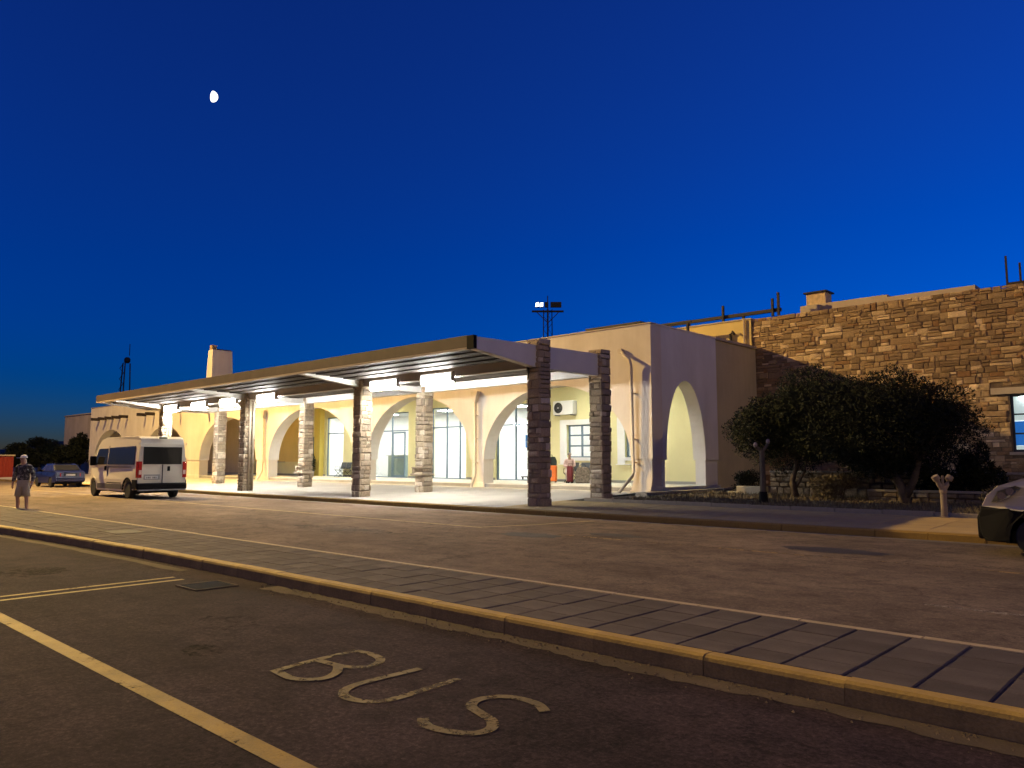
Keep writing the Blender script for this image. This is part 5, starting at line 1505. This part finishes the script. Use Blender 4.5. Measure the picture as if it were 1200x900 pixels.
def person_seated(label, loc, rot):
    t = thing('person', label, 'person', loc, rot)
    J = {'pel': (0, .10, .56, (.16, .13)), 'waist': (0, .12, .72, (.15, .12)), 'chest': (0, .10, .95, (.165, .12)), 'neck0': (0, .07, 1.10, (.075, .07)), 'neck': (0, .05, 1.16, .055),
         'hd0': (0, .02, 1.23, (.068, .078)), 'hd1': (0, .02, 1.33, (.078, .09)), 'hd2': (0, .03, 1.40, (.05, .06)), 'nose': (0, -.085, 1.28, .013)}
    B = []; FG = []
    chain(B, 'pel', 'waist', 'chest', 'neck0', 'neck', 'hd0', 'hd1', 'hd2'); B.append(('hd1', 'nose'))
    for s, n in ((1, 'l'), (-1, 'r')):
        J.update({'sh' + n: (s * .19, .08, 1.06, .06), 'el' + n: (s * .25, .02, .80, .047), 'wr' + n: (s * .10, -.20, .78, .032), 'pa' + n: (s * .06, -.25, .79, (.04, .022)),
                  'hip' + n: (s * .10, .06, .54, .095), 'kn' + n: (s * .13, -.36, .54, .066), 'an' + n: (s * .13, -.38, .09, .04), 'to' + n: (s * .14, -.52, .035, (.042, .03))})
        chain(B, 'neck0', 'sh' + n, 'el' + n, 'wr' + n, 'pa' + n); chain(B, 'pel', 'hip' + n, 'kn' + n, 'an' + n, 'to' + n)
        px, py, pz = J['pa' + n][:3]
        for k, (dz, L) in enumerate(((.03, .07), (.01, .08), (-.01, .075), (-.028, .06))):
            FG.append(([(px, py, pz + dz), (px - s * .01, py - L * .6, pz + dz), (px - s * .03, py - L, pz + dz - .01)], [.010, .010, .008]))
        FG.append(([(px, py + .03, pz + .03), (px, py - .02, pz + .055), (px - s * .02, py - .05, pz + .06)], [.011, .011, .009]))
    skin_mesh('body', J, B, m_skin, t, fingers=FG)
    m_a = M('pale_pink_jacket', (0.66, 0.47, 0.42), 0.85, 0.12, 5, 40, 0.2); m_b = M('pale_trousers', (0.56, 0.50, 0.42), 0.85, 0.12, 5, 40, 0.2)
    K = {'a': (0, .10, .54, (.19, .16)), 'b': (0, .12, .74, (.185, .15)), 'c': (0, .10, .95, (.195, .15)), 'd': (0, .07, 1.10, (.095, .085))}; E_ = []; chain(E_, 'a', 'b', 'c', 'd')
    for s, n in ((1, 'l'), (-1, 'r')):
        K.update({'s' + n: (s * .19, .08, 1.06, .08), 'e' + n: (s * .252, .02, .80, .066), 'w' + n: (s * .115, -.17, .78, .05)}); chain(E_, 'd', 's' + n, 'e' + n, 'w' + n)
    skin_mesh('jacket', K, E_, m_a, t)
    K = {'p': (0, .08, .54, (.185, .15))}; E_ = []
    for s, n in ((1, 'l'), (-1, 'r')):
        K.update({'h' + n: (s * .10, .02, .55, .11), 'k' + n: (s * .13, -.36, .55, .085), 'n' + n: (s * .13, -.38, .12, .062)}); chain(E_, 'p', 'h' + n, 'k' + n, 'n' + n)
    skin_mesh('trousers', K, E_, m_b, t)
    MB().lathe([(.03, -.06), (.095, -.03), (.102, .02), (.08, .07), (.03, .095)], (0, .045, 1.35), n=16).build('hair', M('grey_hair', (0.36, 0.31, 0.27), 0.8, 0.2, 20, 60, 0.2), t, world=False, smooth=True)
    for s in (1, -1):
        MB().box(s * .14 - .045, s * .14 + .045, -.56, -.32, 0.0, .07).build('shoe', m_black, t, world=False, bevel=.025, seg=3)
        MB().lathe([(.002, -.010), (.010, 0), (.002, .010)], (s * .032, -.068, 1.315), n=8).build('eye', m_black, t, world=False)
    return t
person_seated('person in pale pink clothes seated among luggage under the arcade window', (-23.25, 28.88, FLOOR), R(38))

# ================================================================== FAR THINGS
# floodlight mast on the apron behind the terminal
def far_mast():
    t = thing('apron_mast', 'lattice floodlight mast with lit lamps standing behind the terminal', 'light mast', (-58.3, 68.5, 0))
    x, y = -58.3, 68.5
    b = MB()
    for (dx, dy) in ((-.35, -.35), (.35, -.35), (.35, .35), (-.35, .35)):
        b.tube([(x + dx * 1.3, y + dy * 1.3, 0), (x + dx, y + dy, 19.6)], .06, 5)
    for k in range(24):
        z = k * .82; s = 1 if k % 2 else -1
        b.tube([(x - .4 * s, y - .4, z), (x + .4 * s, y - .4, z + .82)], .03, 4)
        b.tube([(x + .4, y - .4 * s, z), (x + .4, y + .4 * s, z + .82)], .03, 4)
    b.build('lattice', m_darkmetal, t)
    ax = Vector((.73, .683, 0)); c = Vector((x, y, 19.4))
    b = MB(); b.tube([c - ax * 1.9, c + ax * 1.9], .13, 6)
    b.tube([c - ax * 1.4, c - Vector((0, 0, 1.4))], .05, 5); b.tube([c + ax * 1.4, c - Vector((0, 0, 1.4))], .05, 5)
    b.build('platform', m_darkmetal, t)
    b = MB(); b.tube([c + Vector((0, 0, .1)), c + Vector((0, 0, 1.9))], .06, 5); b.build('spike', m_darkmetal, t)
    to = Vector((.683, -.73, 0))
    for k, (u, lit) in enumerate(((-1.25, True), (-.75, True), (-.15, False), (.55, False), (.95, False), (1.4, False))):
        p = c + ax * u + Vector((0, 0, .75)) + to * .15
        b = MB(); b.box(-.22, .22, -.16, .16, -.30, .34)
        me = [(p.x + ax.x * q[0] + to.x * q[1], p.y + ax.y * q[0] + to.y * q[1], p.z + q[2]) for q in b.v]
        bb = MB().add(me, b.f); fl = bb.build('floodlight', m_darkmetal, t)
        if lit:
            e = p + to * .17 - ax * .02
            MB().add([e - ax * .2 - Vector((0, 0, .26)), e + ax * .2 - Vector((0, 0, .2)), e + ax * .2 + Vector((0, 0, .3)), e - ax * .16 + Vector((0, 0, .2))], [(0, 1, 2, 3)]).build('lens', emitter('apron_lamp', (0.9, 0.97, 1.0), 4.0), fl)
far_mast()
rt = thing('radio_mast', 'thin lattice radio mast on the skyline behind the canopy', 'mast', (-150.4, 54.6, 0))
b = MB()
for (dx, dy) in ((-.9, -.9), (.9, -.9), (0, .9)):
    b.tube([(-150.4 + dx * 1.3, 54.6 + dy * 1.3, 0), (-150.4 + dx * .6, 54.6 + dy * .6, 20)], .12, 5)
for k in range(20):
    s = 1 if k % 2 else -1
    b.tube([(-150.4 - s, 54.6 - .9, k), (-150.4 + s, 54.6 - .9, k + 1)], .06, 4)
b.build('lattice', m_darkmetal, rt)
MB().lathe([(.3, 0), (.55, .3), (.55, .8), (.3, 1.1)], (-150.4, 54.6, 20.0), n=12).build('drum', m_darkmetal, rt)
MB().tube([(-150.0, 54.8, 21.4), (-150.0, 54.8, 23.6)], .07, 5).build('whip', m_darkmetal, rt)
# far street lamp with a cold lit head
sl_ = thing('street_lamp', 'street lamp with a cold white lit head above the blue car', 'street lamp', (-105.6, 30.8, 0))
MB().tube([(-105.6, 30.8, 0), (-105.6, 30.8, 2.75)], [.08, .05], 8).build('pole', m_galv, sl_)
MB().lathe([(.05, -.12), (.22, 0), (.05, .12)], (-105.6, 30.75, 2.75), n=14).build('globe', emitter('cold_lamp', (0.72, 0.95, 1.0), 30.0), sl_)
# red container
rc = thing('container', 'dull red ribbed metal container at the far side of the road', 'container', (-80, 17.0, 0))
m_red = M('red_container_paint', (0.30, 0.035, 0.02), 0.6, 0.12, 0.8, 20.0, 0.1)
MB().box(-84.5, -78.5, 15.6, 19.4, .12, 2.05).build('shell', m_red, rc)
for k in range(16):
    MB().box(-78.5, -78.44, 15.7 + k * .23, 15.8 + k * .23, .2, 1.95).build('rib', m_red, rc)
MB().box(-84.6, -78.4, 15.5, 19.5, 2.051, 2.16).build('roof', m_tan, rc)
for (x, y) in ((-78.8, 15.8), (-78.8, 19.2), (-84.2, 15.8), (-84.2, 19.2)):
    MB().box(x - .15, x + .15, y - .15, y + .15, -.03, .12).build('foot', m_plinth, rc)
# far trees
for k, (x, y, h, lab) in enumerate(((-96, 25.0, 3.6, 'dark rounded tree behind the blue car'), (-104, 22.0, 3.4, 'dark low tree behind the standing person'), (-86.5, 26.2, 3.0, 'small dark tree against the annex wall'),
                                    (-118, 22.5, 4.2, 'dark tree silhouette above the red container'), (-110, 30.0, 4.6, 'tall dark tree near the cold street lamp'))):
    tree('background_tree', lab, (x, y, 0), [[(x, y, -.05, .2), (x + .1, y, .8, .15), (x, y, 1.6, .1)]], clumps((x, y, h * .62), (h * .62, h * .62, h * .42), 16, 40 + k), 6000, .32, 50 + k, m_leaf2, 'trees beyond the car park')
shrub('dark scrubby bush leaning on the annex wall', (-87.5, 27.6, 2.9), (2.6, .8, 1.5), 3500, .30, 61, m_leaf2)
# hills
hv = []; hf = []
N = 60
for i in range(N + 1):
    a = R(40 + 70 * i / N)
    r_ = 1500
    h = 38 + 12 * math.sin(i * .35) + 6 * math.sin(i * 1.1 + 1)
    cx_, cy_ = -math.sin(a) * r_, math.cos(a) * r_
    hv += [(cx_ * .85, cy_ * .85, -1), (cx_, cy_, h), (cx_ * 1.3, cy_ * 1.3, -1)]
for i in range(N):
    for k in range(2):
        hf.append((3 * i + k, 3 * i + k + 1, 3 * i + 4 + k, 3 * i + 3 + k))
tag(MB().add(hv, hf).build('hills', M('dark_scrub_hill', (0.03, 0.03, 0.025), 0.95, 0.3, 0.01, 0.1, 0.0), smooth=True), kind='structure')
# moon: gibbous disc
mo = thing('moon', 'small bright gibbous moon in the deep blue sky', 'moon', tuple(moon_dir * 5000 + Vector((0, 0, EYE))))
b = MB(); n = 24
fw = -moon_dir; rt_ = Vector((fw.y, -fw.x, 0)).normalized(); rt_ = Vector((.73, .683, 0)).normalized(); up_ = fw.cross(rt_).normalized()
if up_.z < 0: up_ = -up_
ra = 31.0
vv = []; ff = []
for i in range(13):
    th = math.pi * i / 12
    for k in range(n):
        ph = 2 * math.pi * k / n
        a, c, d = ra * math.sin(th) * math.cos(ph), ra * math.cos(th), ra * math.sin(th) * math.sin(ph)
        if a < 0: a *= 0.42
        t_ = R(-14); a, c = a * math.cos(t_) - c * math.sin(t_), a * math.sin(t_) + c * math.cos(t_)
        p = rt_ * a + up_ * c + fw * d
        vv.append(p)
for i in range(12):
    for k in range(n):
        ff.append((i * n + k, i * n + (k + 1) % n, (i + 1) * n + (k + 1) % n, (i + 1) * n + k))
b.add(vv, ff).build('lit_disc', emitter('moon_glow', (1.0, 0.98, 0.92), 3.0), mo, world=False, smooth=True)
